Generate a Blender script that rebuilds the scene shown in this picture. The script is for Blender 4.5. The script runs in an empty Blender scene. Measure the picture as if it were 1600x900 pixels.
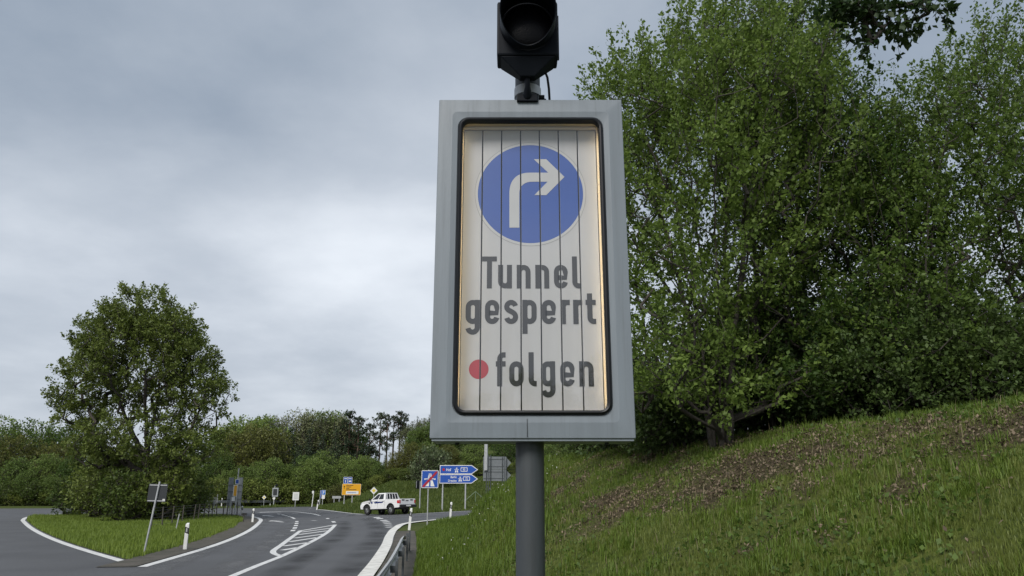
import bpy, bmesh, math, random
import mathutils.geometry as mgeo
import numpy as np
from mathutils import Vector, Matrix

scene = bpy.context.scene
R = math.radians

# ------------------------------------------------------------------ camera
F_PX, PITCH, EYE = 1160.0, R(15.2), 2.2
cam_data = bpy.data.cameras.new("camera")
cam_data.sensor_width = 36.0
cam_data.lens = F_PX / 1600.0 * 36.0
cam_data.clip_end = 6000
cam = bpy.data.objects.new("camera", cam_data)
scene.collection.objects.link(cam)
cam.location = (0, 0, EYE)
cam.rotation_euler = (R(90) + PITCH, 0, 0)
scene.camera = cam
scene.render.resolution_x, scene.render.resolution_y = 1024, 576

# ------------------------------------------------------------------ sky, sun, exposure
SUN_EL, SUN_AZ = R(42), R(205)          # azimuth clockwise from +Y: behind the camera, to the left
world = bpy.data.worlds.new("World")
scene.world = world
world.use_nodes = True
wt = world.node_tree
wt.nodes.clear()
def wn(t, **kw):
    n = wt.nodes.new(t)
    for k, v in kw.items():
        setattr(n, k, v)
    return n
w_out = wn("ShaderNodeOutputWorld")
w_bg = wn("ShaderNodeBackground"); w_bg.inputs[1].default_value = 0.1
sky = wn("ShaderNodeTexSky", sky_type='NISHITA', sun_disc=False, sun_elevation=SUN_EL, sun_rotation=SUN_AZ)
sky.dust_density = 4.0
co = wn("ShaderNodeTexCoord")
sep = wn("ShaderNodeSeparateXYZ"); wt.links.new(co.outputs["Generated"], sep.inputs[0])
def wmath(op, a, b=None):
    n = wn("ShaderNodeMath", operation=op)
    for i, v in enumerate((a, b)):
        if v is None: continue
        if isinstance(v, (int, float)): n.inputs[i].default_value = v
        else: wt.links.new(v, n.inputs[i])
    return n.outputs[0]
zz = wmath('ADD', wmath('MAXIMUM', sep.outputs[2], 0.0), 0.22)
comb = wn("ShaderNodeCombineXYZ")
wt.links.new(wmath('DIVIDE', sep.outputs[0], zz), comb.inputs[0])
wt.links.new(wmath('DIVIDE', sep.outputs[1], zz), comb.inputs[1])
comb.inputs[2].default_value = 8.3
noise = wn("ShaderNodeTexNoise"); noise.inputs["Scale"].default_value = 0.95
noise.inputs["Detail"].default_value = 6; noise.inputs["Roughness"].default_value = 0.48
noise.inputs["Distortion"].default_value = 0.3
wt.links.new(comb.outputs[0], noise.inputs["Vector"])
# brighter cloud low down, a darker deck overhead, their border broken up by the noise
edge = wmath('ADD', sep.outputs[2], wmath('MULTIPLY', wmath('SUBTRACT', noise.outputs[0], 0.5), 0.42))
hz = wn("ShaderNodeMapRange", interpolation_type='SMOOTHSTEP')
hz.inputs[1].default_value = 0.30; hz.inputs[2].default_value = 0.43
hz.inputs[3].default_value = 0.42; hz.inputs[4].default_value = 0.0
wt.links.new(edge, hz.inputs[0])
# a thin place in the deck
vdir = wn("ShaderNodeVectorMath", operation='DOT_PRODUCT')
vdir.inputs[1].default_value = Vector((-0.13, 0.942, 0.325)).normalized()
wt.links.new(co.outputs["Generated"], vdir.inputs[0])
mr = wn("ShaderNodeMapRange", interpolation_type='SMOOTHSTEP')
mr.inputs[1].default_value = 0.955; mr.inputs[2].default_value = 1.0
mr.inputs[3].default_value = 0.0; mr.inputs[4].default_value = 0.42
wt.links.new(wmath('ADD', vdir.outputs["Value"], wmath('MULTIPLY', wmath('SUBTRACT', noise.outputs[0], 0.5), 0.10)), mr.inputs[0])
n2 = wn("ShaderNodeTexNoise"); n2.inputs["Scale"].default_value = 2.6; n2.inputs["Detail"].default_value = 7; n2.inputs["Roughness"].default_value = 0.55
wt.links.new(comb.outputs[0], n2.inputs["Vector"])
zen = wn("ShaderNodeMapRange"); zen.inputs[1].default_value = 0.45; zen.inputs[2].default_value = 0.95; zen.inputs[3].default_value = 0.0; zen.inputs[4].default_value = 0.30
wt.links.new(sep.outputs[2], zen.inputs[0])
fac = wmath('ADD', wmath('ADD', hz.outputs[0], mr.outputs[0]), wmath('ADD', zen.outputs[0], wmath('MULTIPLY', wmath('SUBTRACT', n2.outputs[0], 0.40), 0.65)))
ramp = wn("ShaderNodeValToRGB")
e = ramp.color_ramp.elements
e[0].position = 0.0; e[0].color = (1.62, 1.93, 2.36, 1)
e[1].position = 1.0; e[1].color = (4.5, 4.75, 5.08, 1)
m = e.new(0.48); m.color = (2.78, 3.05, 3.44, 1)
wt.links.new(fac, ramp.inputs[0])
mixw = wn("ShaderNodeMixRGB"); mixw.inputs[0].default_value = 0.95
wt.links.new(sky.outputs[0], mixw.inputs[1]); wt.links.new(ramp.outputs[0], mixw.inputs[2])
wt.links.new(mixw.outputs[0], w_bg.inputs[0]); wt.links.new(w_bg.outputs[0], w_out.inputs[0])

sun_d = bpy.data.lights.new("sun", 'SUN')
sun_d.energy = 1.5; sun_d.angle = R(25); sun_d.color = (1.0, 0.965, 0.92)
sun = bpy.data.objects.new("sun", sun_d); scene.collection.objects.link(sun)
sdir = Vector((math.sin(SUN_AZ) * math.cos(SUN_EL), math.cos(SUN_AZ) * math.cos(SUN_EL), math.sin(SUN_EL)))
sun.rotation_euler = sdir.to_track_quat('Z', 'Y').to_euler()
sun.location = (0, 0, 60)
vs = scene.view_settings
vs.view_transform = 'Standard'; vs.look = 'None'; vs.exposure = 1.0; vs.gamma = 1.0
vs.use_curve_mapping = False
scene.cycles.max_bounces = 6
scene.cycles.transparent_max_bounces = 6

# ------------------------------------------------------------------ terrain
def ss(a, b, x):
    t = np.clip((np.asarray(x, float) - a) / (b - a), 0, 1)
    return t * t * (3 - 2 * t)
RAIL_Y = np.array([-30, -10, 0, 8, 17, 21, 28.5, 40])
RAIL_X = np.array([-2.6, -1.7, -1.4, -1.7, -2.5, -2.92, -3.75, -5.2])
def rail_x(y):
    return np.interp(y, RAIL_Y, RAIL_X)
def softplus(x, k):
    return np.logaddexp(0, np.asarray(x, float) / k) * k
def H(x, y, base=False):
    x = np.asarray(x, float); y = np.asarray(y, float)
    rampz = 0.055 * softplus(x + 14, 1.0)
    rampz = 0.75 * np.tanh(rampz / 0.75) * ss(38, 58, y)
    plane = softplus(0.494 * x + 0.156 * y - 1.52, 0.25)
    plane = 3.55 - softplus(3.55 - plane, 0.35)
    yc = 24.5 + 2.6 * np.clip(x, 0, 7)
    bank = plane * ss(0.5, 3.0, x - rail_x(y)) * (1 - ss(0, 12, y - yc))
    berm = 0.5 * ss(0.3, 1.4, x - rail_x(y)) * (1 - ss(8, 14, y)) * ss(-60, -20, y)
    bump = 0.05 * np.sin(x * 1.9 + y * 0.7) * np.sin(y * 1.3 - x * 0.6) * np.clip(bank, 0, 1)
    if base: bank = bank * 0; berm = berm * 0; bump = bump * 0
    right = ss(-25, -16, x)
    hill = right * (0.11 * softplus(y - 82, 2) + 0.10 * softplus(y - 104, 4))
    left = (1 - right) * 0.06 * softplus(y - 118, 4)
    far = np.minimum(hill + left, 12) * ss(-400, -200, y)
    return rampz + np.maximum(bank, berm) + bump + far
def ray(px, py):
    a, b = (px - 800) / F_PX, (450 - py) / F_PX
    return np.array([a, math.cos(PITCH) - b * math.sin(PITCH), math.sin(PITCH) + b * math.cos(PITCH)])
def P(px, py, y):
    d = ray(px, py)
    t = y / d[1]
    return Vector((d[0] * t, y, EYE + d[2] * t))
def G(px, py, far=260.0, base=False):
    """where the line of sight first meets the terrain"""
    d = ray(px, py)
    t = np.geomspace(4, far, 4000)
    z = EYE + d[2] * t - H(d[0] * t, d[1] * t, base)
    k = np.argmax(z < 0) if (z < 0).any() else len(t) - 1
    if k == 0: k = 1
    t0, t1, z0, z1 = t[k - 1], t[k], z[k - 1], z[k]
    tt = t0 + (t1 - t0) * (z0 / (z0 - z1)) if z0 != z1 else t1
    x, y = d[0] * tt, d[1] * tt
    return Vector((x, y, float(H(x, y))))
def on_ground(px, y):
    """point of the terrain at distance y under image column px"""
    x = (px - 800) / F_PX * (y * math.cos(PITCH) + 0)
    return Vector((x, y, float(H(x, y))))

# ------------------------------------------------------------------ small helpers
COL = scene.collection
def mesh_from(name, verts, faces):
    me = bpy.data.meshes.new(name); me.from_pydata([tuple(v) for v in verts], [], faces); me.update()
    return me
def fast_mesh(name, verts, faces):
    """verts (n,3), faces (m,k) numpy"""
    me = bpy.data.meshes.new(name)
    verts = np.ascontiguousarray(verts, dtype=np.float32); faces = np.ascontiguousarray(faces, dtype=np.int32)
    m_, k = faces.shape
    me.vertices.add(len(verts)); me.vertices.foreach_set("co", verts.ravel())
    me.loops.add(m_ * k); me.loops.foreach_set("vertex_index", faces.ravel())
    me.polygons.add(m_); me.polygons.foreach_set("loop_start", np.arange(m_, dtype=np.int32) * k)
    me.update(calc_edges=True)
    return me
def obj(name, me, mat=None, parent=None, loc=None, rot=None):
    o = bpy.data.objects.new(name, me)
    COL.objects.link(o)
    if mat is not None and me is not None:
        me.materials.clear(); me.materials.append(mat)
    if parent is not None: o.parent = parent
    if loc is not None: o.location = loc
    if rot is not None: o.rotation_euler = rot
    return o
def tag(o, label, cat, group=None, kind=None):
    if label: o["label"] = label
    if cat: o["category"] = cat
    if group: o["group"] = group
    if kind: o["kind"] = kind
    return o
def thing(name, label, cat, loc=(0, 0, 0), rz=0.0, group=None):
    o = bpy.data.objects.new(name, None); COL.objects.link(o)
    o.empty_display_size = 0.2; o.location = loc; o.rotation_euler = (0, 0, rz)
    return tag(o, label, cat, group)
def copy_tree(o, parent=None):
    c = o.copy(); COL.objects.link(c); c.parent = parent
    for ch in list(o.children): copy_tree(ch, c)
    return c
class MB:
    """collects shapes into one mesh"""
    def __init__(s): s.v, s.f = [], []
    def add(s, v, f):
        n = len(s.v); s.v += [tuple(p) for p in v]; s.f += [tuple(i + n for i in q) for q in f]; return s
    def box(s, c, d, mtx=None):
        x, y, z = [k / 2 for k in d]
        v = [Vector((sx * x, sy * y, sz * z)) for sx in (-1, 1) for sy in (-1, 1) for sz in (-1, 1)]
        if mtx is not None: v = [mtx @ p for p in v]
        v = [p + Vector(c) for p in v]
        return s.add(v, [(0, 1, 3, 2), (4, 6, 7, 5), (0, 4, 5, 1), (2, 3, 7, 6), (0, 2, 6, 4), (1, 5, 7, 3)])
    def tube(s, pts, r, n=10, cap=True):
        pts = [Vector(p) for p in pts]
        rs = r if isinstance(r, (list, tuple)) else [r] * len(pts)
        base = len(s.v); rings = []
        up = None
        for i, p in enumerate(pts):
            t = (pts[min(i + 1, len(pts) - 1)] - pts[max(i - 1, 0)]).normalized()
            if up is None: up = Vector((1, 0, 0)) if abs(t.x) < 0.9 else Vector((0, 1, 0))
            a = t.cross(up).normalized(); b = t.cross(a).normalized(); up = -b.cross(t).cross(t) if False else up
            rings.append([p + (a * math.cos(2 * math.pi * k / n) + b * math.sin(2 * math.pi * k / n)) * rs[i] for k in range(n)])
        v = [q for rg in rings for q in rg]; f = []
        for i in range(len(pts) - 1):
            for k in range(n):
                f.append((i * n + k, i * n + (k + 1) % n, (i + 1) * n + (k + 1) % n, (i + 1) * n + k))
        if cap: f += [tuple(reversed(range(n))), tuple(range((len(pts) - 1) * n, len(pts) * n))]
        return s.add(v, f)
    def prism(s, poly, y0, y1):
        """polygon in x,z, extruded along y"""
        n = len(poly)
        v = [(p[0], y0, p[1]) for p in poly] + [(p[0], y1, p[1]) for p in poly]
        f = [tuple(range(n)), tuple(reversed(range(n, 2 * n)))] + [(i, i + n, (i + 1) % n + n, (i + 1) % n) for i in range(n)]
        return s.add(v, f)
    def build(s, name, mat, parent=None, loc=None, rot=None, smooth=False, bevel=0):
        me = mesh_from(name, s.v, s.f)
        bm = bmesh.new(); bm.from_mesh(me)
        bmesh.ops.recalc_face_normals(bm, faces=bm.faces)
        if bevel:
            bmesh.ops.remove_doubles(bm, verts=bm.verts, dist=1e-5)
            ed = [e_ for e_ in bm.edges if len(e_.link_faces) == 2 and e_.calc_face_angle(0) > 0.4]
            bmesh.ops.bevel(bm, geom=ed, offset=bevel, segments=2, affect='EDGES', profile=0.6)
        bm.to_mesh(me); bm.free()
        if smooth:
            for p in me.polygons: p.use_smooth = True
            me.set_sharp_from_angle(angle=R(38))
        return obj(name, me, mat, parent, loc, rot)
def rrect(hw, hh, r, n=6):
    pts = []
    for cx, cz, a0 in ((hw - r, hh - r, 0), (-hw + r, hh - r, 90), (-hw + r, -hh + r, 180), (hw - r, -hh + r, 270)):
        for k in range(n + 1):
            a = R(a0 + 90 * k / n); pts.append((cx + r * math.cos(a), cz + r * math.sin(a)))
    return pts

# ------------------------------------------------------------------ materials (all procedural)
MATS = {}
def mat(name, col, rough=0.6, metal=0.0, col2=None, scale=8.0, amount=0.5, bump=0.0, bscale=None, spec=0.5, detail=4, stretch=None, coat=0.0):
    m_ = bpy.data.materials.new(name); m_.use_nodes = True
    nt = m_.node_tree; b = nt.nodes["Principled BSDF"]
    b.inputs["Roughness"].default_value = rough; b.inputs["Metallic"].default_value = metal
    b.inputs["Specular IOR Level"].default_value = spec
    if coat: b.inputs["Coat Weight"].default_value = coat
    c2 = col2 or tuple(c * 0.72 for c in col)
    tc = nt.nodes.new("ShaderNodeTexCoord"); nz = nt.nodes.new("ShaderNodeTexNoise")
    nz.inputs["Scale"].default_value = scale; nz.inputs["Detail"].default_value = detail
    src = tc.outputs["Object"]
    if stretch:
        mp = nt.nodes.new("ShaderNodeMapping"); mp.inputs["Scale"].default_value = stretch
        nt.links.new(src, mp.inputs[0]); src = mp.outputs[0]
    nt.links.new(src, nz.inputs["Vector"])
    rp = nt.nodes.new("ShaderNodeMapRange"); rp.inputs[1].default_value = 0.38; rp.inputs[2].default_value = 0.66
    rp.inputs[4].default_value = amount
    nt.links.new(nz.outputs[0], rp.inputs[0])
    mx = nt.nodes.new("ShaderNodeMixRGB"); mx.inputs[1].default_value = (*col, 1); mx.inputs[2].default_value = (*c2, 1)
    nt.links.new(rp.outputs[0], mx.inputs[0]); nt.links.new(mx.outputs[0], b.inputs["Base Color"])
    if bump:
        nb = nt.nodes.new("ShaderNodeTexNoise"); nb.inputs["Scale"].default_value = bscale or scale * 4
        nb.inputs["Detail"].default_value = 3
        nt.links.new(src, nb.inputs["Vector"])
        bp = nt.nodes.new("ShaderNodeBump"); bp.inputs["Strength"].default_value = bump; bp.inputs["Distance"].default_value = 0.02
        nt.links.new(nb.outputs[0], bp.inputs["Height"]); nt.links.new(bp.outputs[0], b.inputs["Normal"])
    MATS[name] = m_
    return m_
def leaf_mat(name, c_lo, c_hi, trans=0.35, rough=0.55):
    m_ = bpy.data.materials.new(name); m_.use_nodes = True
    nt = m_.node_tree; b = nt.nodes["Principled BSDF"]; out = nt.nodes["Material Output"]
    geo = nt.nodes.new("ShaderNodeNewGeometry"); oi = nt.nodes.new("ShaderNodeObjectInfo")
    tc = nt.nodes.new("ShaderNodeTexCoord"); nz = nt.nodes.new("ShaderNodeTexNoise"); nz.inputs["Scale"].default_value = 0.55
    nt.links.new(tc.outputs["Object"], nz.inputs["Vector"])
    def mth(op, a, b_):
        n = nt.nodes.new("ShaderNodeMath"); n.operation = op
        for i, v in enumerate((a, b_)):
            if isinstance(v, (int, float)): n.inputs[i].default_value = v
            else: nt.links.new(v, n.inputs[i])
        return n.outputs[0]
    f = mth('ADD', mth('MULTIPLY', geo.outputs["Random Per Island"], 0.55), mth('MULTIPLY', nz.outputs[0], 0.5))
    f = mth('ADD', f, mth('MULTIPLY', mth('SUBTRACT', oi.outputs["Random"], 0.5), 0.8))
    mx = nt.nodes.new("ShaderNodeMixRGB"); mx.inputs[1].default_value = (*c_lo, 1); mx.inputs[2].default_value = (*c_hi, 1)
    mx.use_clamp = True
    cl = nt.nodes.new("ShaderNodeClamp"); nt.links.new(f, cl.inputs[0])
    nt.links.new(cl.outputs[0], mx.inputs[0]); nt.links.new(mx.outputs[0], b.inputs["Base Color"])
    b.inputs["Roughness"].default_value = rough; b.inputs["Specular IOR Level"].default_value = 0.35
    tr = nt.nodes.new("ShaderNodeBsdfTranslucent"); nt.links.new(mx.outputs[0], tr.inputs[0])
    ms = nt.nodes.new("ShaderNodeMixShader"); ms.inputs[0].default_value = trans
    nt.links.new(b.outputs[0], ms.inputs[1]); nt.links.new(tr.outputs[0], ms.inputs[2]); nt.links.new(ms.outputs[0], out.inputs[0])
    MATS[name] = m_
    return m_

M_cab = mat("cabinet_grey_paint", (0.198, 0.228, 0.256), 0.42, 0.0, (0.166, 0.190, 0.212), 2.2, 0.75, 0.05, 60, stretch=(6, 6, 0.45), detail=7)
def streaks(m_, dark, sc, amt):
    nt_ = m_.node_tree; b_ = nt_.nodes["Principled BSDF"]; src = b_.inputs["Base Color"].links[0].from_socket
    tc_ = nt_.nodes.new("ShaderNodeTexCoord"); mp_ = nt_.nodes.new("ShaderNodeMapping"); mp_.inputs["Scale"].default_value = sc
    nz_ = nt_.nodes.new("ShaderNodeTexNoise"); nz_.inputs["Scale"].default_value = 1.0; nz_.inputs["Detail"].default_value = 6; nz_.inputs["Roughness"].default_value = 0.6
    nt_.links.new(tc_.outputs["Object"], mp_.inputs[0]); nt_.links.new(mp_.outputs[0], nz_.inputs["Vector"])
    r_ = nt_.nodes.new("ShaderNodeMapRange"); r_.inputs[1].default_value = 0.54; r_.inputs[2].default_value = 0.74; r_.inputs[4].default_value = amt; nt_.links.new(nz_.outputs[0], r_.inputs[0])
    mx_ = nt_.nodes.new("ShaderNodeMixRGB"); mx_.inputs[2].default_value = (*dark, 1)
    nt_.links.new(r_.outputs[0], mx_.inputs[0]); nt_.links.new(src, mx_.inputs[1]); nt_.links.new(mx_.outputs[0], b_.inputs["Base Color"])
    nr = nt_.nodes.new("ShaderNodeMapRange"); nr.inputs[3].default_value = 0.34; nr.inputs[4].default_value = 0.62; nt_.links.new(nz_.outputs[0], nr.inputs[0]); nt_.links.new(nr.outputs[0], b_.inputs["Roughness"])
streaks(M_cab, (0.088, 0.098, 0.106), (38, 38, 1.6), 0.28)
M_gasket = mat("black_rubber", (0.007, 0.008, 0.010), 0.4, 0.0, None, 20, spec=0.3)
M_cream = mat("cream_inner_frame", (0.62, 0.54, 0.40), 0.5, 0, (0.52, 0.45, 0.33), 5, 0.5)
M_slat = mat("sign_slat_white", (0.48, 0.483, 0.485), 0.38, 0.0, (0.42, 0.415, 0.405), 2.2, 0.6, stretch=(4, 1, 0.5))
M_dark = mat("dark_void", (0.01, 0.01, 0.011), 0.7)
M_blue = mat("print_blue", (0.022, 0.080, 0.34), 0.42, 0, (0.02, 0.07, 0.30), 4, 0.5)
M_wprint = mat("print_white", (0.50, 0.505, 0.50), 0.4, 0, (0.44, 0.44, 0.435), 6, 0.4)
M_grey_line = mat("print_grey_line", (0.22, 0.22, 0.22), 0.5)
M_black = mat("print_black", (0.010, 0.011, 0.013), 0.5, 0, (0.014, 0.014, 0.016), 5, 0.5)
M_red = mat("print_red", (0.36, 0.010, 0.026), 0.45, 0, (0.31, 0.009, 0.022), 6, 0.5)
M_pole = mat("grey_steel_pole", (0.054, 0.062, 0.068), 0.5, 0.0, (0.040, 0.046, 0.050), 5, 0.6, 0.05, 50, stretch=(2, 2, 0.5))
streaks(M_pole, (0.035, 0.037, 0.036), (26, 26, 1.2), 0.6)
M_signal = mat("black_signal_plastic", (0.006, 0.008, 0.012), 0.5, 0, (0.009, 0.011, 0.015), 9, 0.5, spec=0.1)
M_lens = mat("unlit_dark_lens", (0.003, 0.003, 0.004), 0.3, 0, None, 9, 0.3, 0.1, 90, spec=0.12)
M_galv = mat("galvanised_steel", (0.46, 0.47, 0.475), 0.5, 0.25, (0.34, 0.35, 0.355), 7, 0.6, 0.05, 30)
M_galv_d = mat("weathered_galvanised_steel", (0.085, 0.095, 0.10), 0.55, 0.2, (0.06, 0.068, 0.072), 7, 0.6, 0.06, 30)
M_signback = mat("sign_back_grey", (0.17, 0.185, 0.195), 0.5, 0.1, (0.13, 0.145, 0.155), 3, 0.6)
M_signback_d = mat("sign_back_dark_grey", (0.024, 0.028, 0.031), 0.7, 0.0, (0.018, 0.021, 0.024), 3, 0.6)
M_white = mat("white_paint", (0.74, 0.74, 0.72), 0.45, 0, (0.62, 0.62, 0.59), 9, 0.5)
M_sblue = mat("sign_blue", (0.012, 0.075, 0.37), 0.4, 0, (0.012, 0.065, 0.32), 3, 0.5)
M_yellow = mat("sign_yellow", (0.72, 0.36, 0.01), 0.4, 0, (0.66, 0.32, 0.012), 3, 0.5)
M_pyellow = mat("priority_yellow", (0.70, 0.55, 0.06), 0.4, 0, None, 3, 0.3)
M_postblk = mat("post_black", (0.015, 0.015, 0.016), 0.5)
M_carw = mat("car_white_paint", (0.80, 0.80, 0.80), 0.28, 0, (0.74, 0.74, 0.74), 3, 0.5, coat=0.6)
streaks(M_carw, (0.45, 0.44, 0.42), (2.0, 2.0, 5.0), 0.35)
M_carblk = mat("car_black_plastic", (0.012, 0.012, 0.013), 0.5)
M_carglass = mat("car_dark_glass", (0.012, 0.015, 0.018), 0.06, 0, None, 3, 0.3)
M_tyre = mat("tyre_rubber", (0.014, 0.014, 0.014), 0.75, 0, None, 30, 0.5, 0.2, 60)
M_rim = mat("silver_rim", (0.42, 0.43, 0.44), 0.35, 0.7, None, 8)
M_tail = mat("red_tail_lamp", (0.50, 0.012, 0.02), 0.2)
M_headl = mat("clear_head_lamp", (0.55, 0.57, 0.6), 0.15, 0.3)
M_carblue = mat("car_blue_stripe", (0.012, 0.028, 0.16), 0.35)
M_bark = mat("bark", (0.055, 0.047, 0.038), 0.85, 0, (0.03, 0.026, 0.021), 6, 0.8, 0.6, 18, stretch=(3, 3, 0.6))
M_bark_p = mat("pine_bark", (0.11, 0.070, 0.045), 0.85, 0, (0.06, 0.042, 0.032), 5, 0.8, 0.5, 14)
M_wood = mat("weathered_fence_wood", (0.085, 0.075, 0.062), 0.8, 0, (0.05, 0.045, 0.038), 9, 0.7)
M_wire = mat("fence_wire", (0.16, 0.165, 0.16), 0.5, 0.6)
M_greenm = mat("green_painted_steel", (0.16, 0.22, 0.14), 0.5)
M_line = mat("road_marking_paint", (0.70, 0.70, 0.68), 0.6, 0, (0.44, 0.44, 0.43), 5.0, 0.7, detail=8)
M_stone = mat("pale_kerb_paint", (0.74, 0.73, 0.68), 0.7, 0, (0.50, 0.49, 0.45), 3.0, 0.8, detail=8)
M_gravel = mat("gravel_shoulder", (0.085, 0.074, 0.060), 0.9, 0, (0.045, 0.045, 0.030), 1.4, 0.9, 0.5, 25, detail=8)

def asphalt():
    m_ = mat("asphalt", (0.082, 0.084, 0.088), 0.7, 0, (0.059, 0.060, 0.063), 0.35, 0.8, 0.35, 45, detail=9)
    nt = m_.node_tree; b = nt.nodes["Principled BSDF"]
    # fine aggregate speckle over the large patches
    src = b.inputs["Base Color"].links[0].from_socket
    tc = nt.nodes.new("ShaderNodeTexCoord"); nz = nt.nodes.new("ShaderNodeTexNoise")
    nz.inputs["Scale"].default_value = 26; nz.inputs["Detail"].default_value = 6
    nt.links.new(tc.outputs["Object"], nz.inputs["Vector"])
    mx = nt.nodes.new("ShaderNodeMixRGB"); mx.blend_type = 'OVERLAY'; mx.inputs[0].default_value = 0.5
    nt.links.new(src, mx.inputs[1]); nt.links.new(nz.outputs[0], mx.inputs[2]); nt.links.new(mx.outputs[0], b.inputs["Base Color"])
    return m_
M_asphalt = asphalt()

def ground_mat():
    m_ = bpy.data.materials.new("meadow_soil"); m_.use_nodes = True
    nt = m_.node_tree; b = nt.nodes["Principled BSDF"]; b.inputs["Roughness"].default_value = 0.95
    b.inputs["Specular IOR Level"].default_value = 0.1
    tc = nt.nodes.new("ShaderNodeTexCoord")
    def nz(scale, detail):
        n = nt.nodes.new("ShaderNodeTexNoise"); n.inputs["Scale"].default_value = scale; n.inputs["Detail"].default_value = detail
        nt.links.new(tc.outputs["Object"], n.inputs["Vector"]); return n.outputs[0]
    def mix(fac, a, b_):
        n = nt.nodes.new("ShaderNodeMixRGB")
        for i, v in enumerate((fac, a, b_)):
            if isinstance(v, tuple): n.inputs[i].default_value = (*v, 1)
            elif isinstance(v, float): n.inputs[i].default_value = v
            else: nt.links.new(v, n.inputs[i])
        return n.outputs[0]
    def rng(v, lo, hi):
        n = nt.nodes.new("ShaderNodeMapRange"); n.inputs[1].default_value = lo; n.inputs[2].default_value = hi
        nt.links.new(v, n.inputs[0]); return n.outputs[0]
    g = mix(rng(nz(0.35, 6), 0.35, 0.65), (0.052, 0.078, 0.014), (0.100, 0.118, 0.028))
    g = mix(rng(nz(9, 6), 0.4, 0.7), g, (0.030, 0.042, 0.013))
    at = nt.nodes.new("ShaderNodeAttribute"); at.attribute_name = "litter"
    br = mix(rng(nz(14, 8), 0.35, 0.65), (0.080, 0.058, 0.038), (0.030, 0.026, 0.017))
    c = mix(at.outputs["Fac"], g, br)
    nt.links.new(c, b.inputs["Base Color"])
    bp = nt.nodes.new("ShaderNodeBump"); bp.inputs["Strength"].default_value = 0.8; bp.inputs["Distance"].default_value = 0.05
    nt.links.new(nz(11, 8), bp.inputs["Height"]); nt.links.new(bp.outputs[0], b.inputs["Normal"])
    return m_
M_ground = ground_mat()
L_right = leaf_mat("leaf_hedge_maple", (0.05, 0.1, 0.018), (0.185, 0.265, 0.052), 0.45)
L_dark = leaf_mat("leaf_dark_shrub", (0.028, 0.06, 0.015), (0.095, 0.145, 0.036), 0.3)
L_near = leaf_mat("leaf_dark_beech", (0.02, 0.045, 0.012), (0.06, 0.1, 0.026), 0.3)
L_oak = leaf_mat("leaf_oak", (0.055, 0.094, 0.017), (0.18, 0.222, 0.046), 0.35)
L_green = leaf_mat("leaf_fresh_green", (0.056, 0.108, 0.02), (0.205, 0.275, 0.064), 0.35)
L_olive = leaf_mat("leaf_olive_spring", (0.075, 0.09, 0.02), (0.205, 0.21, 0.05), 0.35)
L_pale = leaf_mat("leaf_pale_spring", (0.1, 0.12, 0.05), (0.25, 0.27, 0.13), 0.35)
L_lime = leaf_mat("leaf_lime_spring", (0.085, 0.125, 0.022), (0.235, 0.280, 0.062), 0.35)
L_conif = leaf_mat("needle_dark", (0.02, 0.04, 0.02), (0.06, 0.088, 0.04), 0.15, 0.7)
L_white = leaf_mat("blossom_white", (0.06, 0.1, 0.03), (0.26, 0.29, 0.17), 0.3)
L_grass = leaf_mat("grass_blade", (0.05, 0.088, 0.015), (0.185, 0.22, 0.048), 0.35)
L_grass2 = leaf_mat("verge_grass_blade", (0.072, 0.128, 0.015), (0.21, 0.28, 0.044), 0.35)
L_litter = leaf_mat("dead_leaf", (0.045, 0.034, 0.022), (0.3, 0.23, 0.155), 0.1, 0.8)
L_dry = leaf_mat("dry_straw", (0.16, 0.13, 0.07), (0.34, 0.29, 0.18), 0.2, 0.8)
L_flower = leaf_mat("daisy_white", (0.5, 0.5, 0.45), (0.8, 0.8, 0.75), 0.2)

# ------------------------------------------------------------------ noise for placement masks
def hash2(ix, iy, seed):
    h = (ix.astype(np.int64) * 374761393 + iy.astype(np.int64) * 668265263 + seed * 974634777) & 0x7fffffff
    h = ((h ^ (h >> 13)) * 1274126177) & 0x7fffffff
    return ((h ^ (h >> 16)) & 0xffff) / 65535.0
def vnoise(x, y, seed=0):
    ix, iy = np.floor(x), np.floor(y); fx, fy = x - ix, y - iy
    fx, fy = fx * fx * (3 - 2 * fx), fy * fy * (3 - 2 * fy)
    a = hash2(ix, iy, seed); b = hash2(ix + 1, iy, seed); c = hash2(ix, iy + 1, seed); d = hash2(ix + 1, iy + 1, seed)
    return (a * (1 - fx) + b * fx) * (1 - fy) + (c * (1 - fx) + d * fx) * fy
def fbm(x, y, seed=0):
    return 0.5 * vnoise(x, y, seed) + 0.28 * vnoise(x * 2.1, y * 2.1, seed + 1) + 0.22 * vnoise(x * 4.3, y * 4.3, seed + 2)
LIT = [G(*p) for p in ((1500, 668), (1390, 676), (1250, 716), (1120, 738), (1040, 762), (985, 785))]
def litter(x, y):
    """fallen leaves lie under the trees on the bank and trail down the slope"""
    d = np.full(np.shape(x), 1e9)
    for a, b in zip(LIT[:-1], LIT[1:]):
        dx, dy = b.x - a.x, b.y - a.y
        t = np.clip(((x - a.x) * dx + (y - a.y) * dy) / (dx * dx + dy * dy), 0, 1)
        d = np.minimum(d, np.hypot(x - a.x - t * dx, y - a.y - t * dy))
    core = np.exp(-(d / 1.5) ** 2)
    core = np.maximum(core, np.exp(-(((x - 7) / 6.5) ** 2 + ((y - 19) / 4.5) ** 2)) * 1.15)
    n = fbm(x * 0.9, y * 0.9, 5); n2 = fbm(x * 3.1, y * 3.1, 15)
    return np.clip((core * 1.25 + (n - 0.5) * 2.2 + (n2 - 0.5) * 1.9 - 0.50) * 1.25 + 0.04, 0, 0.9)

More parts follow.
